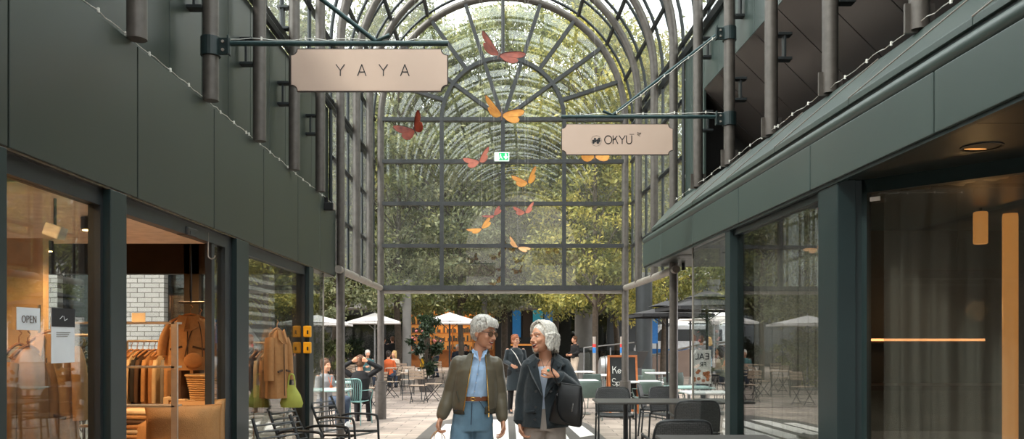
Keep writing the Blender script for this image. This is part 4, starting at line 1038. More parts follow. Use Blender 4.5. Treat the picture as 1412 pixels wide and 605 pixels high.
def bistro_chair():
    t = empty('folding_chair')
    for i in range(5): MB().box((0, -.17+.085*i, .455), (.40, .06, .018)).build('seat_slat', 'slat_wood', t, bevel=.004)
    for i in range(3): MB().box((0, .235+.012*i, .66+.075*i), (.40, .014, .058), (R(-9), 0, 0)).build('back_slat', 'slat_wood', t, bevel=.004)
    for s in (-1, 1):
        MB().tube([(s*.20, .30, .87), (s*.20, .19, .46), (s*.20, -.22, .0)], .010, 6).build('frame', 'chair_black', t)
        MB().tube([(s*.18, -.19, .44), (s*.18, .20, .0)], .010, 6).build('leg', 'chair_black', t)
    MB().tube([(-.2, -.16, .06), (.2, -.16, .06)], .008, 6).build('stretcher', 'chair_black', t); MB().tube([(-.18, .15, .05), (.18, .15, .05)], .008, 6).build('stretcher', 'chair_black', t)
    return t
def bistro_table(m='slat_wood'):
    t = empty('bistro_table')
    for i in range(7): MB().box((-.27+.09*i, 0, .735), (.075, .62, .02)).build('slat', m, t, bevel=.003)
    for s in (-1, 1):
        MB().tube([(s*.26, -.24, 0), (s*.26, .24, .72)], .011, 6).tube([(s*.26, .24, 0), (s*.26, -.24, .72)], .011, 6).build('cross_leg', 'chair_black', t)
    MB().tube([(-.26, 0, .36), (.26, 0, .36)], .009, 6).build('stretcher', 'chair_black', t)
    return t
def PX(px, y): return ((px-706)*y/F, y, 0)
bc = bistro_chair(); GC = 'slatted wooden folding chairs on the plaza'
chairs = [(577, 20.6, 5, 'wooden folding chair seen from behind at the front plaza table, nearest the camera'), (597, 21.4, 100, 'wooden folding chair turned sideways at the right of the front plaza table'),
 (562, 23.8, 175, 'wooden folding chair facing us across the front plaza table'), (538, 22.5, -80, 'wooden folding chair at the left of the front plaza table'), (516, 19.6, -60, 'wooden folding chair just right of the second steel column'),
 (557, 27.5, 10, 'wooden folding chair at the middle plaza table, back towards us'), (523, 26.0, 150, 'wooden folding chair behind the second steel column'), (637, 24.5, 95, 'wooden folding chair half hidden by the bomber jacket sleeve'),
 (604, 29.5, 160, 'wooden folding chair beyond the plant with red blossoms'), (489, 24.5, 20, 'wooden folding chair under the left white parasol, right side'), (468, 27, -30, 'wooden folding chair under the left white parasol, left side'),
 (655, 31, 20, 'wooden folding chair far behind the bomber jacket woman')]
bc.location = PX(*chairs[0][:2]); bc.rotation_euler = (0, 0, R(180-chairs[0][2])); tag(bc, chairs[0][3], 'chair', GC)
for px, y, a, lab in chairs[1:]: dup(bc, PX(px, y), R(180-a), lab, GC)
bt = bistro_table(); GT2 = 'slatted bistro tables'
tabs = [(568, 21.8, 8, 'slatted wooden bistro table with a cup at the front of the plaza'), (546, 25.6, 0, 'slatted bistro table in the middle row'), (508, 22.5, 20, 'slatted bistro table between the second steel column and the front table'), (642, 27.5, 0, 'slatted bistro table behind the bomber jacket woman'), (492, 28.5, 0, 'slatted bistro table under the left white parasol')]
bt.location = PX(*tabs[0][:2]); bt.rotation_euler = (0, 0, R(tabs[0][2])); tag(bt, tabs[0][3], 'table', GT2)
for px, y, a, lab in tabs[1:]: dup(bt, PX(px, y), R(a), lab, GT2)
def cup(loc, label):
    t = thing('cup', label, 'cup', loc, 0, 'cups on the tables'); MB().lathe([(.025, 0), (.04, .02), (.045, .075), (.040, .075), (.035, .015), (.0, .01)], n=14).build('bowl', 'table_white', t, smooth=True); MB().tube([(.04, 0, .06), (.07, 0, .045), (.04, 0, .02)], .005, 5).build('handle', 'table_white', t)
x, y, z = PX(568, 21.8); cup((x-.15, y, .746), 'white cup on the left of the front bistro table'); cup((x+.2, y+.1, .746), 'white cup on the right of the front bistro table')
def pedestal_table(w, d, top_m, leg_m, name='cafe_table', two=False):
    t = empty(name)
    MB().box((0, 0, .735), (w, d, .028)).build('tabletop', top_m, t, bevel=.006)
    for x in ((-w*.27, w*.27) if two else (0,)):
        MB().tube([(x, 0, .03), (x, 0, .72)], .036, 12).build('pedestal', leg_m, t, smooth=True); MB().box((x, 0, .015), (.42, .42, .02)).build('foot', leg_m, t, bevel=.005); MB().box((x, 0, .712), (.3, .3, .012)).build('bracket', leg_m, t)
    return t
# white topped tables at the right
wt = pedestal_table(.75, .75, 'table_white', 'alu'); wt.location = PX(800, 17.5); GW = 'white topped square cafe tables'; tag(wt, 'white cafe table directly right of the woman in the dark coat', 'table', GW)
for px, y, lab in ((832, 20.3, 'white cafe table left of the blackboard, farther row'), (886, 17.0, 'white cafe table just right of the blackboard'), (800, 22.5, 'white cafe table farthest, by the litter bin'), (975, 13.4, 'white cafe table behind the glass screen, beside the green post'), (912, 21.5, 'white cafe table under the black parasols')):
    dup(wt, PX(px, y), .05, lab, GW)
tt = pedestal_table(.8, .7, 'table_teal', 'alu'); tt.location = PX(450, 14.1); tag(tt, 'pale turquoise cafe table in front of the person in the grey hoodie', 'table', 'turquoise cafe tables')
dup(tt, PX(473, 16.8), .1, 'pale turquoise cafe table beyond the left steel column', 'turquoise cafe tables')
dup(tt, PX(950, 14.9), .05, 'pale turquoise cafe table behind the right steel column', 'turquoise cafe tables')
def shell_chair():
    t = empty('shell_chair')
    def fn(u, v):
        a = (u-.5)*2; x = .25*a*(1-.12*v*v); 
        if v < .5: q = v/.5; return (x, -.22+.42*q, .46-.02*math.sin(PI*q)+.02*a*a)
        q = (v-.5)/.5; return (x, .20+.07*q+.02*math.sin(q*PI)-.05*a*a*q, .46+.34*q)
    MB().grid(fn, 12, 16).build('shell', 'chair_sage', t, smooth=True, solid=.012)
    for s in (-1, 1):
        MB().tube([(s*.24, -.24, 0), (s*.20, -.18, .44)], .011, 8).build('leg', 'chair_sage', t); MB().tube([(s*.24, .26, 0), (s*.20, .16, .44)], .011, 8).build('leg', 'chair_sage', t)
        MB().tube(curve([(s*.22, -.15, .44), (s*.28, -.15, .62), (s*.28, .12, .65), (s*.24, .22, .66)]), .010, 6).build('armrest', 'chair_sage', t, smooth=True)
    return t
sc_ = shell_chair(); GS = 'sage green shell chairs'; sc_.location = PX(813, 16.3); sc_.rotation_euler = (0, 0, R(178)); tag(sc_, 'sage green shell chair seen from behind, right of the dark coat', 'chair', GS)
for px, y, a, lab in ((893, 16.0, 185, 'sage green shell chair seen from behind, right of the blackboard'), (872, 19.2, 30, 'sage green shell chair behind the blackboard'), (895, 18.8, 100, 'sage green shell chair under the leftmost black parasol'),
                      (925, 20.5, 200, 'sage green shell chair behind the right steel column'), (932, 17.6, 80, 'sage green shell chair between the steel column and the glass screen'), (820, 19.2, 10, 'sage green shell chair beyond the white tables'), (897, 22.8, 150, 'sage green shell chair in the farthest row under the parasols'), (848, 22, 220, 'sage green shell chair beside the metal barrel')):
    dup(sc_, PX(px, y), R(a), lab, GS)
# black wicker armchairs and dark tables in the foreground
def wicker_chair():
    t = empty('wicker_armchair')
    def bk(u, v):
        a = (u-.5)*2; w = .27*(1-.10*max(0, v-.75)*4*abs(a)**4)
        return (a*w, .23+.085*v+.0-.025*a*a, .47+.385*v-.035*abs(a)**5*v)
    MB().grid(bk, 20, 14).build('backrest', 'wicker_black', t, smooth=True, solid=.03)
    rim = [bk(0, v/6) for v in range(7)]+[bk(u/12, 1) for u in range(1, 12)]+[bk(1, 1-v/6) for v in range(7)]
    MB().tube(rim, .017, 8).build('back_frame', 'chair_black', t, smooth=True)
    def seat(u, v): return ((u-.5)*.52, -.26+.50*v, .45-.012*math.sin(PI*u))
    MB().grid(seat, 10, 10).build('seat', 'wicker_black', t, smooth=True, solid=.035)
    for s in (-1, 1):
        MB().tube(curve([(s*.285, -.27, 0), (s*.285, -.265, .60), (s*.285, -.22, .655), (s*.285, .10, .655), (s*.275, .25, .66)]), .015, 8).build('arm_leg', 'chair_black', t, smooth=True)
        MB().tube([(s*.275, .28, 0), (s*.27, .24, .46)], .015, 8).build('leg', 'chair_black', t)
        MB().tube([(s*.28, -.25, .40), (s*.27, .24, .40)], .012, 6).build('side_rail', 'chair_black', t)
    return t
wk = wicker_chair(); GK = 'black wicker armchairs at the dark tables'
wl = [(848, 12.5, 0, 'black wicker armchair facing us at the left end of the dark table'), (928, 12.6, 22, 'black wicker armchair facing us in the middle behind the dark table'), (957, 10.2, 176, 'black wicker armchair seen from behind beside the green post'),
      (933, 7.75, 181, 'black wicker armchair nearest the camera, back towards us'), (905, 13.6, 75, 'black wicker armchair turned sideways behind the middle one')]
wk.location = PX(*wl[0][:2]); wk.rotation_euler = (0, 0, R(wl[0][2])); tag(wk, wl[0][3], 'chair', GK)
for px, y, a, lab in wl[1:]: dup(wk, PX(px, y), R(a), lab, GK)
dt = pedestal_table(1.92, .8, 'table_dark', 'chair_black', 'dining_table', True); dt.location = (2.15, 11.45, 0); tag(dt, 'long dark cafe table among the black wicker armchairs', 'table')
dt2 = pedestal_table(1.0, .8, 'table_dark', 'chair_black', 'dining_table'); dt2.location = (1.80, 6.85, 0); tag(dt2, 'dark cafe table at the bottom edge in front of the nearest wicker armchair', 'table')

# ================================================================= blackboard, bin, cone and street things
mat('chalkboard', srgb(26, 28, 28), .7); mat('board_wood', srgb(170, 96, 48), .55, 0, .15, 12); mat('chalk', srgb(225, 225, 220), .9)
t = thing('blackboard_sign', 'black chalkboard stand with wooden frame and handwriting behind the right steel column', 'sign', (at(858, 560, 17.2).x, 17.2, 0), R(4))
for s, nm in ((-1, 'front_leaf'), (1, 'rear_leaf')):
    M = Matrix.Rotation(R(s*-9*-1), 4, 'X'); M = Matrix.Translation((0, s*.2, 0)) @ Matrix.Rotation(R(-s*-9), 4, 'X')
    M = Matrix.Translation((0, s*.22, 0)) @ Matrix.Rotation(R(s*9.5), 4, 'X')
    f = MB(M).box((-.30, 0, .68), (.045, .03, 1.26)).box((.30, 0, .68), (.045, .03, 1.26)).box((0, 0, 1.29), (.645, .032, .045)).box((0, 0, .12), (.6, .03, .045)).build(nm, 'board_wood', t, bevel=.004)
    MB(M).box((0, 0, .70), (.58, .012, 1.15)).build('slate', 'chalkboard', f)
    if s < 0:
        mb = MB(M); letters(mb, 'Kess', -.22, .92, .15, .012, -.008, .12); letters(mb, 'Spez', -.24, .66, .15, .012, -.008, .12); mb.box((0, -.009, .50), (.4, .002, .01))
        for i in range(5): mb.tube([(-.2+.08*i, -.009, .34), (-.16+.08*i, -.009, .40), (-.13+.08*i, -.009, .34)], .006, 4)
        mb.build('handwriting', 'chalk', f)
t = thing('flared_planter', 'tall black flared planter behind the chalkboard', 'planter', PX(876, 20.8))
MB().lathe([(.13, 0), (.15, .05), (.17, .9), (.34, 1.32), (.36, 1.34), (.33, 1.34), (.17, .95), (.0, .93)], n=4).build('vessel', 'black_plastic', t)
t = thing('litter_bin', 'grey round litter bin beside the person in the dark jacket', 'bin', PX(801, 33))
MB().lathe([(.34, 0), (.36, .03), (.36, 1.1), (.34, 1.13)], n=24).build('body', 'concrete', t, smooth=True); MB().lathe([(.38, 1.13), (.40, 1.2), (.33, 1.3), (.12, 1.33)], n=24).build('lid', 'dark_steel', t, smooth=True)
t = thing('metal_barrel', 'polished metal barrel lying behind the sage chairs by the tree trunk', 'barrel', PX(846, 24))
MB().tube([(-.45, 0, .78), (-.40, 0, .78), (-.2, 0, .78), (.2, 0, .78), (.4, 0, .78), (.45, 0, .78)], [.22, .34, .38, .38, .34, .22], 24).build('drum', 'alu', t, smooth=True)
for x in (-.28, .0, .28): MB().tube([(x-.012, 0, .78), (x+.012, 0, .78)], .385, 24).build('band', 'dark_steel', t)
MB().box((-.3, 0, .22), (.06, .6, .44)).box((.3, 0, .22), (.06, .6, .44)).build('cradle', 'dark_steel', t)
for px, y, lab in ((819.5, 27, 'slim post with a blue and red sticker left of the trunk of the yellow tree'), (857.5, 27, 'slim post with a blue and red sticker right of the trunk of the yellow tree')):
    t = thing('bollard', lab, 'post', PX(px, y), 0, 'posts with stickers'); MB().tube([(0, 0, 0), (0, 0, 1.75)], .06, 12).build('shaft', 'galvanised', t, smooth=True); MB().lathe([(.062, 1.2), (.062, 1.38)], n=16).build('blue_sticker', 'van_blue', t)
    MATS.get('red_st') or mat('red_st', srgb(190, 50, 50), .5); MB().lathe([(.062, 1.40), (.062, 1.5)], n=16).build('red_sticker', 'red_st', t)
t = thing('glass_railing', 'glass railing with steel posts beside the yellow tree', 'railing', PX(838, 30))
for x in (-.9, .1, 1.0): MB().tube([(x, 0, 0), (x, 0, 1.35)], .025, 8).build('post', 'alu', t)
MB().tube([(-.9, 0, 1.35), (1.0, 0, 1.55)], .025, 8).build('handrail', 'alu', t); MB().bb((-.88, -.006, .1), (.98, .006, 1.25)).build('pane', 'dark_glass', t)
mat('banner', srgb(214, 210, 204), .7); mat('banner_food', srgb(170, 100, 60), .7, 0, .5, 30)
p = at(967, 505, 14.6)
t = thing('menu_banner', 'small white banner with reversed letters and food picture behind the glass screen', 'banner', (p.x, 14.6, 0))
MB().box((0, 0, 1.13), (.36, .02, .62)).build('panel', 'banner', t, bevel=.003); MB().tube([(-.15, .02, 0), (-.15, .02, .85)], .012, 6).tube([(.15, .02, 0), (.15, .02, .85)], .012, 6).build('stand', 'alu', t)
mb = MB(); letters(mb, 'EAL', .13, 1.27, .10, .016, -.012, .3, -1); letters(mb, 'FR', .08, 1.14, .07, .012, -.012, .3, -1); mb.build('lettering', 'ink', t)
mb = MB()
for i in range(16): mb.lathe([(.03, 0), (.03, .001)], (0, 0, 0), 8) if False else mb.ell((random.uniform(-.14, .14), -.012, random.uniform(.86, 1.08)), (.035, .004, .03), nu=8, nv=5)
mb.build('food_picture', 'banner_food', t)
# potted plant with red blossoms (behind the front bistro table)
def shrub(px, y, label, h, r, n, m, size, pot_r=.22, pot_h=.35, name='potted_plant', flowers=None, z0=None):
    t = thing(name, label, 'plant', PX(px, y)); cz = (h+pot_h)/2+.15
    MB().lathe([(pot_r*.75, 0), (pot_r, pot_h*.9), (pot_r*1.06, pot_h), (pot_r*.9, pot_h), (pot_r*.85, pot_h*.9), (0, pot_h*.88)], n=20).build('pot', 'terracotta', t, smooth=True)
    pts, cs = clump_pts((0, 0, cz), (r, r, (h-pot_h)/2), n, 26, .10, .4); link('foliage', leaf_mesh('foliage', pts, size, m, .5, .1), t)
    mb = MB()
    for c in cs: mb.tube([(0, 0, pot_h*.8), (c[0]*.4, c[1]*.4, (pot_h+c[2])/2), tuple(c)], [.014, .01, .004], 5)
    mb.build('stems', 'bark', t)
    if flowers:
        mb = MB()
        for i in range(14): a = rng.uniform(0, 6.28); mb.ell((r*.7*math.cos(a), r*.7*math.sin(a), rng.uniform(cz-.3, cz+.45)), (.05, .05, .045), nu=7, nv=5)
        mb.build('blossoms', flowers, t)
    return t
mat('blossom', srgb(186, 104, 98), .6)
shrub(588, 25.2, 'tall leafy potted plant with pale red blossoms beside the grey column', 2.35, .62, 2600, 'leaf_dark', .13, .28, .4, flowers='blossom')
shrub(455, 25.6, 'bushy potted plant left of the left steel column', 1.9, .6, 2600, 'leaf_green', .10)
shrub(483, 31.0, 'potted shrub under the left edge of the left white parasol', 1.6, .5, 1600, 'leaf_dark', .12)
# painted pattern on the paving
mat('paint_white', srgb(226, 222, 216), .7, 0, .05, 4); mat('paint_dark', srgb(84, 80, 76), .7, 0, .08, 4)
t = thing('floor_pattern', 'white and dark grey striped pattern painted on the paving around the two women', 'floor marking', (0, 0, 0))
def gp(px, py): y = gy(py); return ((px-706)*y/F, y)
def ground_poly(pts, z0, z1): return MB().prism([gp(*p) for p in pts], z0, z1, 'xy')
ground_poly([(573, 605), (598, 583), (640, 574), (782, 574), (812, 585), (838, 607)], .001, .004).build('border', 'paint_dark', t)
for k, q in enumerate([[(593, 607), (614, 585), (632, 585), (620, 607)], [(628, 607), (640, 582), (662, 580), (656, 607)], [(672, 607), (676, 579), (700, 578), (702, 607)], [(712, 607), (710, 578), (734, 578), (742, 607)], [(752, 607), (744, 579), (768, 580), (786, 607)], [(800, 603), (778, 583), (796, 582), (820, 600)]]):
    ground_poly(q, .004, .007).build('white_stripe', 'paint_white', t)

# ================================================================= clothes shop contents
mat('cloth_tan', srgb(184, 140, 92), .9, 0, .08, 30, bump=.3, bscale=120); mat('cloth_camel', srgb(168, 120, 74), .9, 0, .08, 30); mat('cloth_cream', srgb(206, 184, 148), .9); mat('cloth_brown', srgb(84, 62, 46), .9); mat('cloth_dark', srgb(40, 38, 38), .9)
mat('rack_metal', srgb(190, 180, 165), .3, .8); mat('hanger_wood', srgb(150, 104, 62), .5); mat('cushion', srgb(164, 122, 76), .9, 0, .06, 40, bump=.5, bscale=140); mat('basket', srgb(186, 150, 100), .8); mat('candle', srgb(214, 190, 150), .6); mat('lime_bag', srgb(178, 184, 84), .6); mat('cloth_grey', srgb(128, 124, 118), .9)
def garment(px, y, ztop, w, h, cloth, label, rz=0, sleeves=True, group=None, cat='garment', name='hanging_garment', collar=False, thick=.10):
    t = thing(name, label, cat, ((px-706)*y/F, y, ztop), rz, group)
    MB().tube(curve([(-w*.42, 0, -.10), (0, 0, -.02), (w*.42, 0, -.10)]), .012, 6).tube([(0, 0, -.02), (0, 0, .03), (.02, 0, .055), (.0, 0, .075)], .004, 5).build('hanger', 'hanger_wood', t)
    mb = MB(); secs = [(.0, 0, -h, w*.50, thick*1.1), (0, 0, -h*.6, w*.46, thick), (0, 0, -h*.3, w*.44, thick*.95), (0, 0, -.17, w*.46, thick*.8), (0, 0, -.09, w*.30, thick*.6), (0, 0, -.04, w*.13, thick*.5)]
    n = 28; vs = []
    for si, (cx, cy, z, rx, ry) in enumerate(secs):
        for k in range(n):
            a = 2*PI*k/n; f = 1+.10*math.sin(a*7+si*.2+px)*(1 if si < 4 else .2); vs.append((rx*math.cos(a)*f, ry*math.sin(a)*f, z))
    fs = [(i*n+k, i*n+(k+1) % n, (i+1)*n+(k+1) % n, (i+1)*n+k) for i in range(len(secs)-1) for k in range(n)]+[tuple(range(n))[::-1], tuple((len(secs)-1)*n+k for k in range(n))]
    mb.add(vs, fs); body = mb.build('body', cloth, t, smooth=True)
    if sleeves:
        for s in (-1, 1): MB().tube(curve([(s*w*.40, 0, -.14), (s*w*.52, -.02, -.28), (s*w*.56, -.03, -min(.62, h*.75))]), [min(.06, max(.026, thick*.75))]*13, 10, flat=.8).build('sleeve', cloth, t, smooth=True)
    if collar:
        for s in (-1, 1): MB().add([(s*.02, -thick*.7, -.05), (s*w*.20, -thick*.55, -.03), (s*w*.24, -thick*.9, -.15), (s*.03, -thick*1.15, -.20)], [(0, 1, 2, 3)]).build('lapel', cloth, t, solid=.012)
        MB().tube([(0, -thick*1.08, -.2), (0, -thick*1.18, -h+.03)], .005, 5).build('zip', 'cloth_brown', t)
        for s in (-1, 1): MB().box((s*w*.22, -thick*1.08, -h*.62), (w*.24, .02, .02), (0, R(s*14), 0)).build('pocket', 'cloth_brown', t)
    return t
garment(263, 8.3, 1.90, .50, .60, 'cloth_tan', 'tan zip jacket with wide collar hanging alone above the cushions', R(8), True, None, 'jacket', 'hanging_jacket', True, .12)
t = thing('jacket_rail', 'black ceiling rod holding the tan zip jacket', 'rail', ((263-706)*8.3/F, 8.3, 0)); MB().tube([(0, 0, 2.0), (0, 0, 3.05)], .012, 8).tube([(-.12, 0, 2.0), (.14, 0, 2.0)], .012, 8).build('rod', 'black_plastic', t)
t = garment(276, 8.75, 1.88, .46, .66, 'cloth_tan', 'second tan jacket half hidden behind the zip jacket', R(12), True, None, 'jacket', 'hanging_jacket')
t = thing('shoulder_bag', 'small round tan shoulder bag hanging in front of the zip jacket', 'bag', at(267, 497, 8.12))
MB().tube([(0, -.02, 0), (0, .05, 0)], .01, 4).ell((0, 0, 0), (.10, .035, .08)).build('bag_body', 'cloth_camel', t, smooth=True); MB().tube(curve([(-.09, 0, .04), (-.06, .05, .25), (.0, .1, .40), (.06, .05, .25), (.09, 0, .04)]), .006, 5).build('strap', 'cloth_brown', t, smooth=True)
t = thing('hanging_trousers', 'dark brown leather trousers hanging under the tan zip jacket', 'trousers', at(264, 505, 8.5))
for s in (-1, 1): MB().tube([(s*.07, 0, .12), (s*.08, 0, -.2), (s*.09, .02, -.75)], [.085, .08, .07], 12, flat=.6).build('trouser_leg', 'cloth_brown', t, smooth=True)
MB().tube([(-.13, 0, .12), (.13, 0, .12)], .03, 8).build('waistband', 'cloth_brown', t)
# rail with clothes
yr = 9.2; xr0, xr1 = (176-706)*yr/F, (318-706)*yr/F
t = thing('clothes_rail', 'long metal clothes rail behind the sliding door with brown garments', 'clothes rail', (0, yr, 0))
MB().tube([(xr0, 0, 1.60), (xr1, 0, 1.60)], .013, 8).build('rail', 'rack_metal', t)
for x in (xr0, (xr0+xr1)/2, xr1): MB().tube([(x, 0, 0), (x, 0, 1.60)], .012, 8).build('upright', 'rack_metal', t)
cl = ['cloth_camel', 'cloth_cream', 'cloth_dark', 'cloth_brown', 'cloth_tan', 'cloth_camel', 'cloth_cream', 'cloth_grey', 'cloth_tan']
nm = {'cloth_camel': 'camel', 'cloth_cream': 'cream', 'cloth_dark': 'black', 'cloth_brown': 'dark brown', 'cloth_tan': 'tan', 'cloth_grey': 'grey'}
ordn = ['first', 'second', 'third', 'fourth', 'fifth', 'sixth', 'seventh', 'eighth', 'ninth', 'tenth', 'eleventh', 'twelfth', 'thirteenth', 'fourteenth', 'fifteenth']
for i, c in enumerate(cl):
    px = 181+8*i
    garment(px, yr, 1.52, .42, .74+.1*random.random(), c, '%s garment, %s from the left on the long rail behind the sliding door' % (nm[c], ordn[i]), R(78+random.uniform(-5, 5)), True, 'clothes on the long rail', thick=.026)
for i, c in enumerate(['cloth_cream', 'cloth_cream', 'cloth_tan']):
    garment(296+7*i, yr-.02, 1.52, .40, .55, c, '%s top, %s on the right end of the rail beside the door frame' % (nm[c], ordn[i]), R(76), False, 'clothes on the long rail', thick=.024)
# display rack just inside the door
yk = 6.5; xk1 = (241-706)*yk/F; xk0 = xk1-.85
t = thing('display_rack', 'thin pale metal display rack with three shelves inside the sliding door', 'rack', (0, yk, 0))
for x in (xk0, xk1):
    MB().bb((x-.024, -.012, 0), (x+.024, .012, EYE+(470-444)*yk/F)).build('upright', 'rack_metal', t)
for py in (445, 506, 560): MB().bb((xk0, -.012, EYE+(470-py)*yk/F-.008), (xk1, .14, EYE+(470-py)*yk/F+.008)).build('shelf', 'rack_metal', t)
t = thing('price_card', 'small cream card standing on the top bar of the metal display rack', 'card', (at(188, 440, yk).x, yk+.04, EYE+(470-445)*yk/F+.046)); MB().box((0, 0, 0), (.11, .006, .075)).build('card', 'cloth_cream', t)
# sofa cushions, folded clothes, basket, candles
def cushion(px, py, y, w, h, label, rz=0, m='cushion'):
    t = thing('cushion', label, 'cushion', at(px, py, y), rz, 'cushions in the clothes shop'); mb = MB(); n = 20
    def fn(sgn):
        def g(u, v):
            a, b = 2*u-1, 2*v-1; f = (1-a**4)*(1-b**4)
            return (a*w/2*(1-.06*(1-b*b)*0+.05*abs(b)**3), sgn*.15*max(0, f)**.6, b*h/2*(1+.06*abs(a)**3)-.0)
        return g
    mb.grid(fn(-1), n, n); mb.grid(fn(1), n, n); o = mb.build('cover', m, t, smooth=True)
    MB().tube([fn(1)(u, v) for u, v in [(i/12, 0) for i in range(13)]+[(1, i/12) for i in range(1, 13)]+[(1-i/12, 1) for i in range(1, 13)]+[(0, 1-i/12) for i in range(1, 13)]], .007, 5).build('piping', m, t)
cushion(253, 596, 6.9, .62, .46, 'large tan cushion in front, largest in the shop', .05)
cushion(272, 586, 7.3, .46, .44, 'tan cushion half hidden behind the large one', .3)
cushion(222, 602, 7.5, .5, .40, 'tan cushion at the left of the large one', -.3, 'cloth_tan')
z = EYE+(470-563)*8.0/F
t = thing('display_table', 'low wooden display table under the tan jacket', 'table', ((262-706)*8.0/F, 8.0, 0)); MB().bb((-.85, -.3, z-.04), (.48, .35, z)).build('top', 'hanger_wood', t); 
for x in (-.8, .43):
    for yy_ in (-.25, .3): MB().bb((x-.02, yy_-.02, 0), (x+.02, yy_+.02, z-.04)).build('leg', 'hanger_wood', t)
for px, w, lab in ((235, .105, 'larger pale candle block on the low display table'), (252, .085, 'smaller pale candle block on the low display table'), (266, .08, 'pale candle block nearest the cushions')):
    t = thing('candle', lab, 'candle', ((px-706)*7.9/F, 7.9, z), 0, 'candles on the display table'); MB().box((0, 0, w*.6), (w, w, w*1.2)).build('wax', 'candle', t, bevel=.01); MB().tube([(0, 0, w*1.2), (0, 0, w*1.2+.02)], .003, 5).build('wick', 'black_plastic', t)
for k, (px, yb) in enumerate(((284, 8.0), (305, 7.9))):
    t = thing('ribbed_basket', ['ribbed straw basket left of the door frame', 'ribbed straw basket seen through the door frame'][k], 'basket', ((px-706)*yb/F, yb, z), 0, 'ribbed baskets')
    prof = []
    for i in range(15): zz = i*.022; rr = .13+.05*(i/14)**1.5; prof += [(rr, zz), (rr+.014, zz+.011)]
    MB().lathe(prof+[(.15, .33), (.12, .1), (0, .03)], n=24).build('bowl', 'basket', t, smooth=True); MB().tube([(.19*math.cos(R(i*20)), .19*math.sin(R(i*20)), .335) for i in range(19)], .012, 6).build('rim', 'basket', t, smooth=True)
t = thing('folded_table', 'wooden stand holding folded clothes at the bottom left of the door', 'stand', ((193-706)*7.6/F, 7.6, 0)); zz = EYE+(470-602)*7.6/F
MB().bb((-.35, -.2, zz-.04), (.28, .2, zz)).build('top', 'hanger_wood', t); MB().bb((-.33, -.18, 0), (-.28, .18, zz-.04)).bb((.21, -.18, 0), (.26, .18, zz-.04)).build('support', 'hanger_wood', t)
for i in range(6):
    t = thing('folded_sweater', '%s folded sweater, %s from the bottom of the pile by the door post' % (['tan', 'cream', 'camel', 'brown', 'tan', 'cream'][i], ordn[i]), 'sweater', ((196-706)*7.55/F, 7.55, zz+.0+.045*i), random.uniform(-.08, .08), 'folded sweaters')
    MB().box((0, 0, .022), (.36+random.uniform(-.03, .03), .28, .040)).build('knit', ['cloth_tan', 'cloth_cream', 'cloth_camel', 'cloth_brown', 'cloth_tan', 'cloth_cream'][i], t, bevel=.018)
# first window: long coat, rail, olive plant, posters on the glass
garment(70, 5.35, EYE+(470-452)*5.35/F, .34, .95, 'cloth_tan', 'long tan coat with dark lapels hanging in the first shop window', R(14), True, None, 'coat', 'hanging_coat', True, .08)
garment(38, 5.2, EYE+(470-472)*5.2/F, .26, .85, 'cloth_camel', 'camel coat seen edge-on left of the long tan coat', R(60), True, None, 'coat', 'hanging_coat')
garment(26, 5.5, EYE+(470-470)*5.5/F, .26, .75, 'cloth_grey', 'grey garment at the left end of the first shop window', R(60), True, None, 'garment')
yk = 5.7; 
t = thing('window_rack', 'thin metal rack with bars beside the olive plant in the first shop window', 'rack', (0, yk, 0)); xa_, xb_ = (54-706)*yk/F, (126-706)*yk/F
for py in (516, 587, 462): MB().tube([(xa_, 0, EYE+(470-py)*yk/F), (xb_, 0, EYE+(470-py)*yk/F)], .011, 8).build('bar', 'rack_metal', t)
for x in (xa_, xb_): MB().tube([(x, 0, 0), (x, 0, EYE+(470-(290 if x == xb_ else 420))*yk/F)], .011, 8).build('upright', 'rack_metal', t)
mat('leaf_olive_dummy', (.1, .1, .1)); MATS['leaf_olive'] = leafmat('leaf_olive', [srgb(50, 56, 38), srgb(92, 96, 66), srgb(130, 130, 96)], .2)
t = thing('olive_tree', 'slender potted olive tree in the first shop window', 'plant', ((112-706)*5.9/F, 5.9, 0))
MB().lathe([(.12, 0), (.17, .32), (.15, .32), (0, .28)], n=20).build('pot', 'terracotta', t, smooth=True)
pts = []; mb = MB()
for i in range(15):
    a = rng.uniform(0, 6.28); e = Vector((.20*math.cos(a)*rng.uniform(.3, 1), .2*math.sin(a), rng.uniform(.8, 1.62))); s = Vector((0, 0, e.z-.35)); mb.tube([s, e], [.006, .003], 4)
    for k in range(20): q = s.lerp(e, rng.uniform(.2, 1.05)); pts.append([q.x+rng.normal(0, .02), q.y+rng.normal(0, .02), q.z+rng.normal(0, .02)])
mb.tube([(0, 0, .25), (.02, 0, .9), (0, 0, 1.5)], [.014, .01, .004], 6); mb.build('stems', 'bark', t); link('foliage', leaf_mesh('foliage', np.array(pts), .07, 'leaf_olive', .28, -.2), t)
def on_glass(px0, px1, py0, py1, label, name, cat):
    yc = 2.59*F/(690-(px0+px1)/2); ya = 2.59*F/(690-px0); yb = 2.59*F/(690-px1)
    t = thing(name, label, cat, (XL(yc)-GO+.004, yc, EYE+(470-(py0+py1)/2)*yc/F)); hz = (py1-py0)/2*yc/F; hy = (yb-ya)/2
    MB().bb((0, -hy, -hz), (.004, hy, hz)).build('sheet', 'paper', t); return t, hy, hz
def yz_letters(text, y0, z0, h, wd, x, parent, m, gap=.25):
    mb = MB(Matrix(((0, -1, 0, x), (1, 0, 0, 0), (0, 0, 1, 0), (0, 0, 0, 1)))); letters(mb, text, y0, z0, h, wd, 0, gap); return mb.build('lettering', m, parent)
t, hy, hz = on_glass(22, 53, 424, 455, 'pale OPEN sign stuck on the first shop window', 'open_sign', 'sign'); yz_letters('OPEN', -hy*.62, -.02, .036, .003, .006, t, 'cloth_brown', .3)
t, hy, hz = on_glass(70, 101, 425, 500, 'white paper notice with a dark header stuck on the first shop window', 'notice', 'notice')
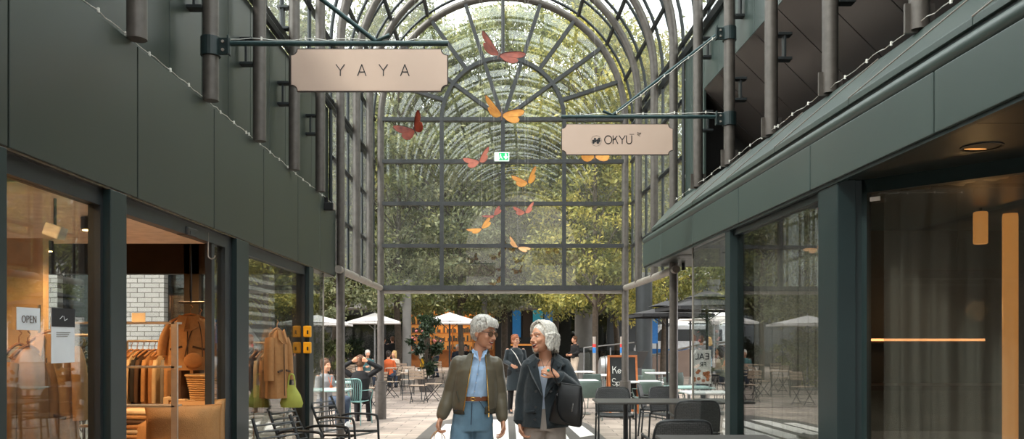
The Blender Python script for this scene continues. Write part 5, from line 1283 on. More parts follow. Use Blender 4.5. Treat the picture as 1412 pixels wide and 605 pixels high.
MB().bb((.004, -hy, hz*.32), (.006, hy, hz)).build('header', 'ink', t)
mb = MB()
for i, zz in enumerate((.12, .05, -.02)): mb.bb((.004, -hy*.6, hz*(zz)-.003), (.0055, hy*.6*(1-.2*i), hz*zz+.001))
mb.build('text_lines', 'cloth_grey', t)
mb = MB(); mb.tube([(.006, -.04, hz*.6), (.006, -.01, hz*.72)], .002, 4).tube([(.006, .0, hz*.72), (.006, .01, hz*.55), (.006, .04, hz*.62)], .002, 4); mb.build('flourish', 'paper', t)
t = thing('rail_lamp', 'white box spotlight on the ceiling of the first shop window', 'spotlight', at(76, 319, 5.6)); MB().box((0, 0, 0), (.12, .1, .09), (0, R(20), 0)).build('case', 'ceiling_white', t, bevel=.01); MB().tube([(0, 0, .04), (0, 0, 3.05-at(76, 319, 5.6).z)], .01, 6).build('stem', 'black_plastic', t)
# third window: coats, mannequin coat, lime bag
garment(382, 9.15, EYE+(470-450)*9.15/F, .28, .82, 'cloth_camel', 'long mustard coat hanging in the third shop window', R(62), True, None, 'coat', 'hanging_coat', True)
for i, c in enumerate(['cloth_brown', 'cloth_cream', 'cloth_camel', 'cloth_brown', 'cloth_dark']):
    garment(355+7.5*i, 9.62, 1.5, .40, .75, c, '%s garment, %s from the left in the third shop window' % (nm[c], ordn[i]), R(78), True, 'clothes in the third window', thick=.026)
t = thing('clothes_rail', 'short metal clothes rail in the third shop window', 'clothes rail', (0, 9.6, 0)); MB().tube([((350-706)*9.6/F, 0, 1.58), ((392-706)*9.6/F, 0, 1.58)], .013, 8).build('rail', 'rack_metal', t)
for px in (350, 392): MB().tube([((px-706)*9.6/F, 0, 0), ((px-706)*9.6/F, 0, 1.58)], .012, 8).build('upright', 'rack_metal', t)
t = thing('tote_bag', 'lime yellow cloth bag hanging in the third shop window', 'bag', at(402, 546, 9.2)); t.scale = (.8,)*3; mb = MB()
mb.loft([(0, 0, -.16, .15, .05), (0, 0, -.10, .17, .06), (0, 0, .02, .13, .05), (0, 0, .10, .08, .03), (0, 0, .16, .045, .02)], 20); mb.build('bag_body', 'lime_bag', t, smooth=True)
MB().tube(curve([(-.05, 0, .14), (-.03, 0, .30), (.03, 0, .30), (.05, 0, .14)]), .012, 6).build('handle', 'lime_bag', t, smooth=True)
MATS.pop('leaf_olive_dummy', None)
# ================================================================= people
mat('skin', srgb(204, 148, 118), .5, 0, .05, 6, sub=.1); mat('skin_tan', srgb(190, 132, 100), .5, 0, .05, 6); mat('lips', srgb(176, 84, 78), .4); mat('mouth_dark', srgb(70, 22, 22), .5); mat('teeth', srgb(236, 230, 220), .3); mat('eye_white', srgb(225, 222, 218), .25); mat('iris', srgb(50, 56, 60), .2); mat('brow', srgb(140, 128, 116), .8)
mat('hair_grey', srgb(186, 184, 180), .5, 0, .22, 45); mat('hair_silver', srgb(198, 193, 185), .5, 0, .4, 55, bump=.4, bscale=120); mat('hair_orange', srgb(158, 92, 54), .6, 0, .2, 40); mat('hair_dark', srgb(44, 34, 28), .6); mat('hair_blond', srgb(196, 160, 104), .6); mat('hair_brown', srgb(96, 64, 42), .6)
mat('bomber', srgb(98, 90, 72), .38, 0, .12, 7, bump=.5, bscale=11, sheen=.2); mat('bomber_rib', srgb(74, 72, 60), .8, 0, .1, 60); mat('shirt_blue', srgb(168, 198, 232), .75, 0, .06, 12, bump=.4, bscale=22)
def denim(name, base):
    m = mat(name, base, .8, 0, .16, 9, bump=.3, bscale=200); return m
denim('jeans', srgb(104, 136, 158)); mat('belt', srgb(130, 76, 44), .5); mat('gold', srgb(220, 180, 100), .25, .9); mat('wool_navy', srgb(34, 44, 50), .9, 0, .15, 40, bump=.4, bscale=150, sheen=.3); mat('top_pale', srgb(190, 204, 224), .8); mat('trousers_grey', srgb(162, 152, 144), .85, 0, .1, 10, bump=.3, bscale=30)
mat('leather_black', srgb(22, 23, 25), .32); mat('shoe_brown', srgb(80, 56, 40), .5); mat('shoe_white', srgb(225, 225, 222), .5); mat('lens', srgb(112, 88, 70), .1); mat('kraft', srgb(196, 150, 104), .8, 0, .06, 6); mat('silver', srgb(200, 200, 200), .25, .9); mat('turquoise', srgb(70, 170, 160), .3)
for nme, c in (('c_navy', (38, 46, 60)), ('c_black', (17, 17, 20)), ('c_grey', (150, 150, 152)), ('c_orange', (196, 92, 44)), ('c_white', (222, 218, 212)), ('c_teal', (70, 110, 112)), ('c_yellow', (240, 186, 40)), ('c_olive', (116, 118, 96)), ('c_blue', (120, 170, 196)), ('c_denim', (58, 70, 88)), ('c_beige', (190, 174, 156))): mat(nme, srgb(*c), .85)

def frame(d, n):
    d = Vector(d).normalized(); n = Vector(n); n = (n-d*n.dot(d)).normalized(); return d, n, d.cross(n)
def hand(mb, wrist, d, n, thumb=1, curl=(20, 30, 25), k=1.0, spread=4):
    """d: wrist to knuckles, n: the way the fingers curl, thumb=+-1 side of the palm"""
    d, n, s = frame(d, n); w = Vector(wrist); s = s*thumb
    mb.cap(w-d*.03*k, w+d*.015*k, .023*k, .021*k, 12)
    for i in range(4):
        off = (1.5-i)*.0195*k
        a = w+d*.012*k+s*off*.62; b = w+d*(.082-.004*abs(i-1))*k+s*off
        mb.cap(a, b, .0145*k, .0115*k, 10)
        L = (.040, .045, .042, .033)[i]*k; dd = (d+s*math.tan(R(spread*(1.5-i)))).normalized(); ang = 0; p = b
        for j, (ll, rr) in enumerate(((L, .0088), (L*.68, .0080), (L*.55, .0072))):
            ang += curl[j]+i*2
            q = p+(dd*math.cos(R(ang))+n*math.sin(R(ang)))*ll; mb.cap(p, q, rr*k, rr*.93*k, 8); p = q
    a = w+d*.022*k+s*.020*k; b = w+d*.050*k+s*.044*k+n*.012*k; c = b+(d*.75+s*.25+n*.35).normalized()*.032*k; e = c+(d*.8-s*.1+n*.5).normalized()*.026*k
    mb.cap(a, b, .0150*k, .0115*k, 10); mb.cap(b, c, .0105*k, .0095*k, 8); mb.cap(c, e, .0095*k, .0082*k, 8)
def headmat(c, yaw, pitch=0, roll=0, k=1.0):
    return Matrix.Translation(c) @ Euler((R(pitch), R(roll), R(yaw)), 'XYZ').to_matrix().to_4x4() @ Matrix.Scale(k, 4)
def head(mb, H):
    old = mb.M; mb.M = H
    mb.ell((0, .014, .024), (.075, .095, .092), nu=24, nv=16); mb.ell((0, -.018, -.022), (.062, .073, .086), nu=24, nv=16); mb.ell((0, -.024, -.064), (.052, .056, .045), nu=20, nv=12)
    mb.ell((0, -.070, -.099), (.021, .018, .017)); mb.cap((0, -.083, .008), (0, -.108, -.030), .0085, .0115, 10); mb.ell((.011, -.096, -.034), (.0085, .010, .008)); mb.ell((-.011, -.096, -.034), (.0085, .010, .008))
    for s in (-1, 1):
        mb.ell((s*.037, -.064, -.030), (.023, .022, .021)); mb.cap((s*.012, -.083, .024), (s*.046, -.070, .022), .010, .009, 8)
        mb.ell((s*.076, .012, -.012), (.009, .019, .031)); mb.ell((s*.074, .006, -.034), (.010, .010, .010))
    mb.cap((-.02, -.083, -.050), (.02, -.083, -.050), .010, .010, 8); mb.cap((-.018, -.080, -.076), (.018, -.080, -.076), .009, .009, 8)
    mb.M = old
def face_parts(H, par, smile=.012, closed=True):
    """eyes, brows and an open smile as parts of the figure"""
    MB(H).ell((0, -.0835, -.0635), (.023, .008, .0085+smile*.2), nu=16, nv=8).build('mouth', 'mouth_dark', par, smooth=True)
    MB(H).tube([(-.018, -.0850, -.0590), (-.009, -.0890, -.0600), (0, -.0905, -.0605), (.009, -.0890, -.0600), (.018, -.0850, -.0590)], .0040, 6).build('teeth', 'teeth', par, smooth=True)
    MB(H).tube([(-.027, -.079, -.0545), (-.014, -.0895, -.0530), (0, -.0930, -.0535), (.014, -.0895, -.0530), (.027, -.079, -.0545)], [.0018, .0032, .0036, .0032, .0018], 6).build('upper_lip', 'lips', par, smooth=True)
    dz = smile*.22
    MB(H).tube([(-.026, -.079, -.0575), (-.014, -.0865, -.0690-dz), (0, -.0890, -.0720-dz), (.014, -.0865, -.0690-dz), (.026, -.079, -.0575)], [.0018, .0034, .0040, .0034, .0018], 6).build('lower_lip', 'lips', par, smooth=True)
    for s in (-1, 1):
        MB(H).ell((s*.031, -.0765, .003), (.0135, .0095, .0075 if not closed else .0045), nu=12, nv=8).build('eye', 'eye_white' , par, smooth=True)
        MB(H).ell((s*.031, -.0845, .003), (.0058, .003, .0048 if not closed else .0035), nu=10, nv=6).build('iris', 'iris', par, smooth=True)
        MB(H).tube([(s*.014, -.0875, .009), (s*.031, -.0865, .0135), (s*.046, -.076, .007)], [.0015, .0026, .0015], 6).build('eyelid', 'skin_tan', par, smooth=True)
        MB(H).tube([(s*.013, -.0935, .027), (s*.032, -.0895, .033), (s*.050, -.076, .027)], [.0028, .0034, .0016], 6).build('eyebrow', 'brow', par, smooth=True)
def hair_short(H, m, par, seed=1):
    rg = random.Random(seed); mb = MB(H)
    mb.ell((0, .026, .040), (.086, .100, .090), (R(-12), 0, 0), 28, 18); mb.ell((0, .052, .0), (.074, .066, .075), nu=24, nv=14)
    cap_ = mb
    for i in range(230):
        th = rg.uniform(0, 2*PI); v = rg.uniform(0, 1)
        # crown to hairline arcs
        cr = Vector((.0, .045, .132)); a = th
        el = 1.35 if math.sin(a) > .1 else (.95 if abs(math.cos(a)) > .6 else .62)
        pts = []
        for j in range(6):
            t = j/5; e = (.12+t*(el)*rg.uniform(.9, 1.05)); 
            x = .088*math.sin(e)*math.cos(a); yv = .024+.102*math.sin(e)*math.sin(a); z = .042+.096*math.cos(e)
            q = Vector((x, yv, z))*1.0+Vector((0, 0, rg.uniform(0, .006))); pts.append(q)
        mb.tube(pts, [.004, .010, .012, .011, .008, .002], 5, flat=.6)
    for i in range(26):                     # fringe swept to one side
        x = -.06+.12*i/25; mb.tube([(x*.7, -.02, .128), (x*.95-.01, -.062, .112), (x*1.05-.02, -.086, .080), (x*1.08-.028, -.093, .055)], [.008, .013, .011, .003], 5, flat=.6)
    for s in (-1, 1):
        for i in range(10): mb.tube([(s*.078, -.03+.012*i, .06), (s*.084, -.034+.011*i, .03), (s*.080, -.036+.010*i, .006-.004*i)], [.012, .011, .003], 5)
    return mb.build('hair', m, par, smooth=True)
def hair_bob(H, m, par, seed=2):
    rg = random.Random(seed); mb = MB(H)
    mb.ell((0, .028, .038), (.090, .100, .094), (R(-10), 0, 0), 28, 18); mb.ell((0, .058, -.02), (.082, .066, .085), nu=24, nv=14)
    for i in range(300):
        a = rg.uniform(-.45, PI+.45) if i % 5 else rg.uniform(0, 2*PI)
        front = math.sin(a) < -.55
        L = .05 if front else rg.uniform(.10, .155); pts = []
        for j in range(5):
            e = .15+j/4*(1.45 if not front else .55); pts.append(Vector((.092*math.sin(e)*math.cos(a), .026+.104*math.sin(e)*math.sin(a), .042+.100*math.cos(e))))
        if not front:
            end = pts[-1]; out = Vector((math.cos(a), math.sin(a), 0))
            wv = rg.uniform(0, 6)
            for j in range(1, 6): pts.append(end+out*(.007*math.sin(j*1.5+wv)+.004+.004*math.sin(j))+Vector((.006*math.sin(wv+j*2), 0, -L*j/5)))
        n = len(pts); mb.tube(pts, [.005]+[.0125]*(n-3)+[.011, .003], 5, flat=.6)
    for s in (-1, 1):
        for i in range(16): mb.tube(curve([(s*.008, -.035+.004*i, .134), (s*.060, -.045+.005*i, .108), (s*.090, -.028+.006*i, .05), (s*.094, -.012+.006*i, -.01), (s*.086, -.004+.006*i, -.05)], 3), .010, 5)
    return mb.build('hair', m, par, smooth=True)
CL = {}
def folds(o, amount, size):
    if size not in CL:
        tx = bpy.data.textures.new('folds', 'CLOUDS'); tx.noise_scale = size; tx.noise_depth = 2; CL[size] = tx
    k = o.modifiers.new('f', 'DISPLACE'); k.texture = CL[size]; k.strength = amount; k.mid_level = .5; k.texture_coords = 'LOCAL'
def open_front(o, left, right, zmin, zmax, ymax=0.0):
    """cut a front opening between two slanted lines ((x,z) top, (x,z) bottom)"""
    bm = bmesh.new(); bm.from_mesh(o.data)
    def plane(l):
        (x0, z0), (x1, z1) = l; d = Vector((x1-x0, 0, z1-z0)); return Vector((x0, 0, z0)), Vector((0, 1, 0)).cross(d).normalized()
    for l in (left, right):
        c, n = plane(l); bmesh.ops.bisect_plane(bm, geom=bm.verts[:]+bm.edges[:]+bm.faces[:], plane_co=c, plane_no=n, dist=1e-5)
    def xat(l, z): (x0, z0), (x1, z1) = l; return x0+(x1-x0)*(z-z0)/(z1-z0)
    de = [f for f in bm.faces if (lambda c: c.y < ymax and zmin < c.z < zmax and xat(left, c.z) < c.x < xat(right, c.z))(f.calc_center_median())]
    bmesh.ops.delete(bm, geom=de, context='FACES'); bm.to_mesh(o.data); bm.free()

# ---------------------------------------------------------------- woman in the bomber jacket
YW = 6.6; SW = F/YW
t = thing('person', 'laughing woman with short grey hair, olive bomber jacket, light blue shirt and jeans', 'person', ((655-706)/SW, YW, 0))
Hd = headmat((.075, .0, 1.665), 56, 8, 6, 1.07)
body = MB(); head(body, Hd)
body.cap((.052, .028, 1.585), (.035, .03, 1.47), .052, .060, 18)
body.loft([(-.02, .02, .90, .15, .10), (-.01, .02, 1.05, .135, .09), (0, .02, 1.2, .14, .09), (.01, .02, 1.35, .155, .09), (.02, .025, 1.44, .13, .07), (.03, .03, 1.49, .06, .05)], 24)
LS, LE, LW = Vector((-.135, .02, 1.415)), Vector((-.205, .03, 1.175)), Vector((-.278, -.04, .965))
RS, RE, RW = Vector((.165, .02, 1.405)), Vector((.205, .05, 1.165)), Vector((.228, -.01, .945))
for a, b, c in ((LS, LE, LW), (RS, RE, RW)): body.cap(a, b, .045, .036, 14); body.cap(b, c, .035, .024, 14)
hand(body, LW, LW-LE+Vector((0, -.01, -.02)), (.8, -.2, .1), 1, (38, 48, 36)); hand(body, RW, RW-RE+Vector((.01, 0, -.03)), (-.9, -.3, 0), -1, (22, 30, 24))
for s, ft in ((-1, -.16), (1, .14)):
    hp = Vector((-.02+s*.085, .02, .92)); kn = Vector((-.02+s*.09, ft*.5-.03, .50)); an = Vector((-.02+s*.085, ft, .09)); body.cap(hp, kn, .085, .055, 14); body.cap(kn, an, .052, .034, 14); body.cap(an, an+Vector((0, -.14, -.05)), .035, .028, 12)
bake(body, 'body', 'skin', t, .0045, 5)
face_parts(Hd, t, .012)
hair_short(Hd, 'hair_silver', t)
mb = MB(Hd)
g = empty('sunglasses', (0, 0, 0)); g.parent = t
for s in (-1, 1):
    q = [(s*.034+.0255*math.cos(R(30*i)), .001+.019*math.sin(R(30*i))) for i in range(12)]
    m_ = MB(Hd); m_.tube([(x, -.094+abs(x)*.12, z) for x, z in q+q[:1]], .0022, 6); m_.build('lens_rim', 'leather_black', g, smooth=True)
    m_ = MB(Hd); m_.prism(q, -.0925, -.0905); m_.build('lens', 'lens', g)
    MB(Hd).tube([(s*.060, -.087, .008), (s*.079, -.04, .008), (s*.082, .01, .002)], .0025, 6).build('temple', 'leather_black', g, smooth=True)
MB(Hd).tube([(-.010, -.094, .004), (0, -.097, .008), (.010, -.094, .004)], .0022, 6).build('bridge', 'gold', g, smooth=True)
# shirt
mb = MB(); mb.loft([(-.02, .015, 1.10, .150, .105), (-.01, .01, 1.16, .152, .108), (0, .01, 1.27, .158, .112), (.01, .012, 1.36, .152, .104), (.02, .02, 1.425, .105, .080), (.03, .024, 1.485, .075, .066), (.04, .024, 1.52, .066, .060)], 28)
sh = bake(mb, 'shirt', 'shirt_blue', t, .007, 3); folds(sh, .010, .07)
open_front(sh, ((.02, 1.53), (.038, 1.42)), ((.072, 1.53), (.042, 1.42)), 1.42, 1.60, 0)
for s in (-1, 1):
    cx_ = .040
    MB().add([(cx_+s*.012, -.078, 1.455), (cx_+s*.052, -.082, 1.475), (cx_+s*.064, -.035, 1.525), (cx_+s*.030, -.060, 1.512)], [(0, 1, 2, 3)]).add([(cx_+s*.030, -.060, 1.512), (cx_+s*.064, -.035, 1.525), (cx_+s*.06, .07, 1.535), (cx_+s*.03, .06, 1.51)], [(0, 1, 2, 3)]).build('collar', 'shirt_blue', sh, solid=.006)
MB().tube([(.042, -.092, 1.44), (.030, -.101, 1.36), (.012, -.104, 1.27), (-.004, -.100, 1.16)], .008, 6, flat=.35).build('button_placket', 'shirt_blue', sh, smooth=True)
for z in (1.40, 1.33, 1.26, 1.19): MB().ell((.042-(1.44-z)*.165, -.110, z), (.0045, .002, .0045), nu=8, nv=5).build('button', 'teeth', sh)
# jeans, belt
mb = MB(); mb.loft([(-.025, .02, .86, .172, .125), (-.022, .02, .95, .172, .122), (-.015, .02, 1.05, .155, .112), (-.012, .018, 1.135, .138, .102)], 28)
for s, ft in ((-1, -.16), (1, .14)):
    mb.tube([(-.028+s*.082, .02, .90), (-.030+s*.088, ft*.25, .72), (-.03+s*.09, ft*.55-.02, .50), (-.03+s*.09, ft*.9, .25), (-.03+s*.088, ft, .06)], [.092, .095, .090, .092, .098], 20)
je = bake(mb, 'jeans', 'jeans', t, .008, 4); folds(je, .012, .11)
MB().tube([(-.02, -.108, 1.10), (-.022, -.112, 1.0), (-.028, -.105, .92)], .0035, 5).build('fly_seam', 'c_denim', je)
for s in (-1, 1): MB().tube([(-.02+s*.06, -.098, 1.11), (-.02+s*.10, -.088, 1.05), (-.02+s*.150, -.05, 1.02)], .003, 5).build('pocket_seam', 'c_denim', je)
mb = MB(); mb.lathe([(1.02, -.020), (1.08, -.018), (1.08, .018), (1.02, .02)], (-.012, .018, 1.128), 36, (.142, .106)); be = mb.build('belt', 'belt', t, smooth=True)
q = [(-.012+.018*math.cos(R(30*i)), 1.128+.014*math.sin(R(30*i))) for i in range(13)]
MB().tube([(x, -.102, z) for x, z in q], .0035, 6).build('buckle', 'gold', be, smooth=True)
# bomber jacket
mb = MB(); mb.loft([(-.005, .02, 1.035, .170, .128), (-.005, .02, 1.06, .182, .138), (0, .02, 1.12, .186, .148), (.005, .02, 1.25, .180, .142), (.012, .022, 1.36, .174, .128), (.018, .025, 1.425, .140, .098), (.028, .03, 1.475, .095, .080), (.035, .03, 1.505, .070, .066)], 32)
def sleeve(mb, S, E, W, r):
    mb.cap(S, S.lerp(E, .5), r[0], r[1], 18); mb.cap(S.lerp(E, .5), E, r[1], r[2], 18); mb.cap(E, E.lerp(W, .55), r[2], r[3], 18); mb.cap(E.lerp(W, .55), E.lerp(W, .86), r[3], r[4], 18)
for S, E, W_ in ((LS, LE, LW), (RS, RE, RW)): sleeve(mb, S, E, W_, (.062, .059, .054, .050, .041))
mb.cap((-.09, .02, 1.43), (-.140, .02, 1.39), .050, .060, 16); mb.cap((.12, .02, 1.425), (.166, .02, 1.385), .050, .060, 16)
jk = bake(mb, 'bomber_jacket', 'bomber', t, .0065, 5)
open_front(jk, ((-.004, 1.53), (-.088, 1.02)), ((.085, 1.53), (.118, 1.02)), 1.0, 1.6, .0)
folds(jk, .013, .14); k = jk.modifiers.new('s', 'SOLIDIFY'); k.thickness = .008; k.offset = 1
for S, E, W_ in ((LS, LE, LW), (RS, RE, RW)): a = E.lerp(W_, .82); b = E.lerp(W_, 1.0); MB().tube([a, a.lerp(b, .2), a.lerp(b, .8), b], [.044, .041, .037, .034], 20).build('cuff', 'bomber_rib', jk, smooth=True)
def hemf(u, v):
    a = R(-90+32+300*u); return (-.005+(.180-.012*v)*math.cos(a), .02+(.138-.010*v)*math.sin(a), 1.065-.062*v)
MB().grid(hemf, 48, 4).build('hem_rib', 'bomber_rib', jk, smooth=True, solid=.014)
co_ = [(.035+.072*math.cos(R(a)), .030+.070*math.sin(R(a)), 1.512+.008*math.sin(R(a))) for a in range(-62, 243, 12)]
MB().tube(co_, .014, 8).build('collar_rib', 'bomber_rib', jk, smooth=True)
MB().tube([(.088, -.085, 1.49), (.098, -.118, 1.38), (.106, -.130, 1.25), (.114, -.132, 1.10), (.118, -.116, 1.03)], .0045, 6).build('zip', 'gold', jk, smooth=True)
MB().tube([(-.010, -.075, 1.50), (-.034, -.115, 1.36), (-.052, -.130, 1.25), (-.074, -.130, 1.12), (-.088, -.112, 1.03)], .0045, 6).build('zip', 'gold', jk, smooth=True)
MB().box((.118, -.128, 1.0), (.010, .005, .035)).build('zip_pull', 'gold', jk)
MB().tube([(-.145, -.10, 1.19), (-.125, -.112, 1.10)], .006, 6).build('pocket_welt', 'bomber_rib', jk)
for s, ft in ((-1, -.16), (1, .14)): MB().loft([(-.02+s*.085, ft-.05, 0, .045, .13), (-.02+s*.085, ft-.05, .03, .045, .13), (-.02+s*.085, ft-.03, .07, .038, .10), (-.02+s*.085, ft+.0, .12, .036, .05)], 16, .8).build('shoe', 'shoe_brown', t, smooth=True)
# ring on her left hand
MB().tube([tuple(RW+(RW-RE).normalized()*.105+Vector((-.004+.011*math.cos(R(a)), .011*math.sin(R(a)), 0))) for a in range(0, 361, 45)], .002, 5).build('ring', 'gold', t)
# paper carrier bag in her right hand
hx = LW+(LW-LE).normalized()*.10
t2 = thing('paper_bag', 'brown kraft paper bag with a handle held by the woman in the bomber jacket', 'bag', ((655-706)/SW+hx.x+.01, YW+hx.y+.0, hx.z-.44))
M = Matrix.Rotation(R(25), 4, 'Z')
MB(M).hexa([(-.11, -.05, 0), (.11, -.05, 0), (.11, .05, 0), (-.11, .05, 0), (-.115, -.055, .30), (.115, -.055, .30), (.115, .055, .30), (-.115, .055, .30)]).build('sack', 'kraft', t2, bevel=.004)
for s in (-1, 1): MB(M).tube(curve([(-.05, s*.05, .28), (-.045, s*.03, .38), (0, s*.008, .43), (.045, s*.03, .38), (.05, s*.05, .28)]), .006, 6, flat=.5).build('handle', 'kraft', t2, smooth=True)

# ---------------------------------------------------------------- woman in the dark coat
t = thing('person', 'laughing woman with chin length wavy silver hair, navy wool coat and grey trousers', 'person', ((757-706)/SW, YW+.05, 0))
Hd = headmat((-.055, -.01, 1.625), -52, -4, -10, 1.07)
body = MB(); head(body, Hd)
body.cap((-.035, .02, 1.55), (-.022, .03, 1.44), .050, .060, 18)
body.loft([(-.03, .02, .90, .15, .10), (-.03, .02, 1.05, .14, .09), (-.03, .02, 1.2, .14, .09), (-.025, .02, 1.33, .15, .09), (-.02, .025, 1.41, .13, .07), (-.02, .03, 1.455, .06, .05)], 24)
LS, LE, LW = Vector((-.160, .02, 1.385)), Vector((-.215, .06, 1.135)), Vector((-.238, .0, .915))
RS, RE, RW = Vector((.120, .02, 1.390)), Vector((.222, .0, 1.195)), Vector((.062, -.175, 1.318))
for a, b, c in ((LS, LE, LW), (RS, RE, RW)): body.cap(a, b, .045, .036, 14); body.cap(b, c, .035, .024, 14)
hand(body, LW, LW-LE+Vector((.06, -.03, -.02)), (.8, -.4, .1), 1, (25, 32, 26)); hand(body, RW+Vector((-.012, -.008, .006)), (-.75, -.10, .42), (-.15, .95, -.35), 1, (42, 62, 45), 1.0, 2)
for s, ft in ((-1, .14), (1, -.16)):
    hp = Vector((-.035+s*.085, .02, .92)); kn = Vector((-.035+s*.09, ft*.5-.03, .50)); an = Vector((-.035+s*.085, ft, .09)); body.cap(hp, kn, .085, .055, 14); body.cap(kn, an, .052, .034, 14); body.cap(an, an+Vector((0, -.14, -.05)), .035, .028, 12)
bake(body, 'body', 'skin', t, .0045, 5)
face_parts(Hd, t, .035); hair_bob(Hd, 'hair_silver', t)
MB(Hd).ell((.078, .006, -.052), (.006, .006, .006), nu=8, nv=6).build('earring', 'silver', t)
mb = MB(); mb.loft([(-.03, .015, 1.0, .150, .105), (-.03, .01, 1.16, .150, .108), (-.025, .01, 1.30, .158, .106), (-.02, .012, 1.375, .13, .085), (-.02, .02, 1.40, .10, .06)], 28); bake(mb, 'top', 'top_pale', t, .008, 3)
MB().tube(curve([(-.07, .01, 1.47), (-.055, -.05, 1.42), (-.035, -.088, 1.375), (-.010, -.05, 1.42), (.03, .01, 1.47)]), .0018, 5).build('necklace', 'silver', t)
mb = MB(); mb.loft([(-.035, .02, .86, .178, .125), (-.032, .02, .95, .172, .122), (-.03, .02, 1.06, .150, .108)], 28)
for s, ft in ((-1, .14), (1, -.16)): mb.tube([(-.035+s*.085, .02, .90), (-.035+s*.090, ft*.25, .72), (-.035+s*.09, ft*.55-.02, .50), (-.035+s*.09, ft*.9, .25), (-.035+s*.088, ft, .08)], [.094, .090, .078, .070, .066], 20)
folds(bake(mb, 'trousers', 'trousers_grey', t, .009, 4), .014, .09)
mb = MB(); mb.loft([(-.035, .02, .885, .205, .155), (-.035, .02, .95, .200, .152), (-.032, .02, 1.10, .186, .142), (-.028, .02, 1.24, .184, .140), (-.022, .022, 1.34, .178, .128), (-.02, .025, 1.405, .150, .100), (-.018, .03, 1.445, .09, .075), (-.018, .03, 1.465, .072, .066)], 32)
sleeve(mb, LS, LE, LW, (.072, .066, .062, .060, .056)); sleeve(mb, RS, RE, RW, (.072, .068, .064, .058, .052))
mb.cap((-.12, .02, 1.41), (-.172, .02, 1.365), .055, .065, 16); mb.cap((.09, .02, 1.41), (.135, .02, 1.37), .055, .065, 16)
ct = bake(mb, 'wool_coat', 'wool_navy', t, .0065, 5)
open_front(ct, ((-.105, 1.47), (-.052, 1.13)), ((.025, 1.47), (-.042, 1.13)), 1.135, 1.6, .0)
open_front(ct, ((-.052, 1.14), (-.075, .87)), ((-.042, 1.14), (-.02, .87)), .80, 1.14, .0)
for (W_, E) in ((LW, LE), (RW, RE)): a = E.lerp(W_, .72); b = E.lerp(W_, .93); MB().tube([a, b], [.060, .058], 20).build('cuff', 'wool_navy', ct, smooth=True)
# lapels and stand collar
folds(ct, .014, .12)
MB().add([(-.105, -.075, 1.46), (-.175, -.085, 1.40), (-.145, -.135, 1.31), (-.052, -.150, 1.14), (-.060, -.140, 1.20)], [(0, 1, 2, 3, 4)]).build('lapel', 'wool_navy', ct, solid=.012)
MB().add([(.025, -.075, 1.46), (.105, -.080, 1.41), (.085, -.130, 1.32), (-.040, -.150, 1.14), (-.035, -.140, 1.20)], [(0, 1, 2, 3, 4)]).build('lapel', 'wool_navy', ct, solid=.012)
def col(u, v):
    a = R(-58+296*u); rr = .074+.078*v; fr = max(0, -math.sin(a)); return (-.024+rr*math.cos(a)*1.2, .030+rr*math.sin(a)*(.95+.12*fr), 1.490-.070*v**1.5-.045*fr+.012*math.sin(a)*(1-v))
MB().grid(col, 30, 5).build('collar', 'wool_navy', ct, smooth=True, solid=.012)
for x, z in ((-.11, 1.19), (.01, 1.19), (-.115, 1.06), (.02, 1.06), (-.12, .96)): MB().tube([(x, -.138, z), (x, -.150, z)], .011, 12).build('button', 'leather_black', ct, smooth=True)
MB().box((-.15, -.105, 1.02), (.09, .02, .02), (0, R(-8), R(-30))).build('pocket_flap', 'wool_navy', ct, bevel=.004)
MB().ell(tuple(RW+Vector((-.075, -.032, .045))), (.012, .007, .011), nu=10, nv=8).build('ring', 'turquoise', t)
for s, ft in ((-1, .14), (1, -.16)): MB().loft([(-.035+s*.085, ft-.05, 0, .045, .13), (-.035+s*.085, ft-.05, .03, .045, .13), (-.035+s*.085, ft-.03, .07, .038, .10), (-.035+s*.085, ft, .12, .036, .05)], 16, .8).build('shoe', 'leather_black', t, smooth=True)
# black shoulder bag
t2 = thing('shoulder_bag', 'black leather shoulder bag with silver zip on the woman in the dark coat', 'bag', ((757-706)/SW, YW+.05, 0))
def bagp(s, out): return out
mb = MB(); M = Matrix.Translation((.148, -.205, 1.09)) @ Matrix.Rotation(R(-12), 4, 'Z') @ Matrix.Rotation(R(9), 4, 'Y')
mb.M = M; secs = [(0, 0, -.165, .125, .045), (0, 0, -.15, .135, .055), (0, 0, -.05, .128, .058), (0, 0, .06, .110, .045), (0, 0, .13, .095, .026), (0, 0, .155, .088, .018)]; mb.loft(secs, 32, .55)
bg_ = mb.build('bag_body', 'leather_black', t2, smooth=True)
MB(M).tube([(-.085, -.012, .16), (0, -.016, .165), (.085, -.012, .16)], .004, 6).build('zip', 'leather_black', bg_); MB(M).tube([(.045, -.05, .02), (.045, -.056, -.05)], .004, 6).build('zip_pocket', 'silver', bg_)
MB(M).lathe([(.012, 0), (.016, .004), (.012, .008)], (0, 0, 0), 10) ; MB(M).ell((-.098, -.03, .06), (.010, .008, .016), nu=10, nv=8).build('clasp', 'silver', bg_); MB(M).ell((-.105, -.035, -.04), (.010, .008, .018), nu=10, nv=8).build('clasp', 'silver', bg_)
MB().tube(curve([(.065, -.225, 1.24), (.045, -.235, 1.30), (.012, -.215, 1.37), (.03, -.12, 1.435), (.05, -.02, 1.485), (.06, .08, 1.46)]), .013, 6, flat=.35).build('strap', 'leather_black', t2, smooth=True)
MB().tube(curve([(.055, -.235, 1.20), (.05, -.25, 1.10), (.085, -.265, .98), (.16, -.26, .935)]), .012, 6, flat=.35).build('side_strap', 'leather_black', t2, smooth=True)
MB().tube(curve([(.24, -.20, 1.21), (.275, -.20, 1.12), (.285, -.20, 1.02), (.26, -.21, .97)]), .010, 6, flat=.35).build('long_strap', 'leather_black', t2, smooth=True)

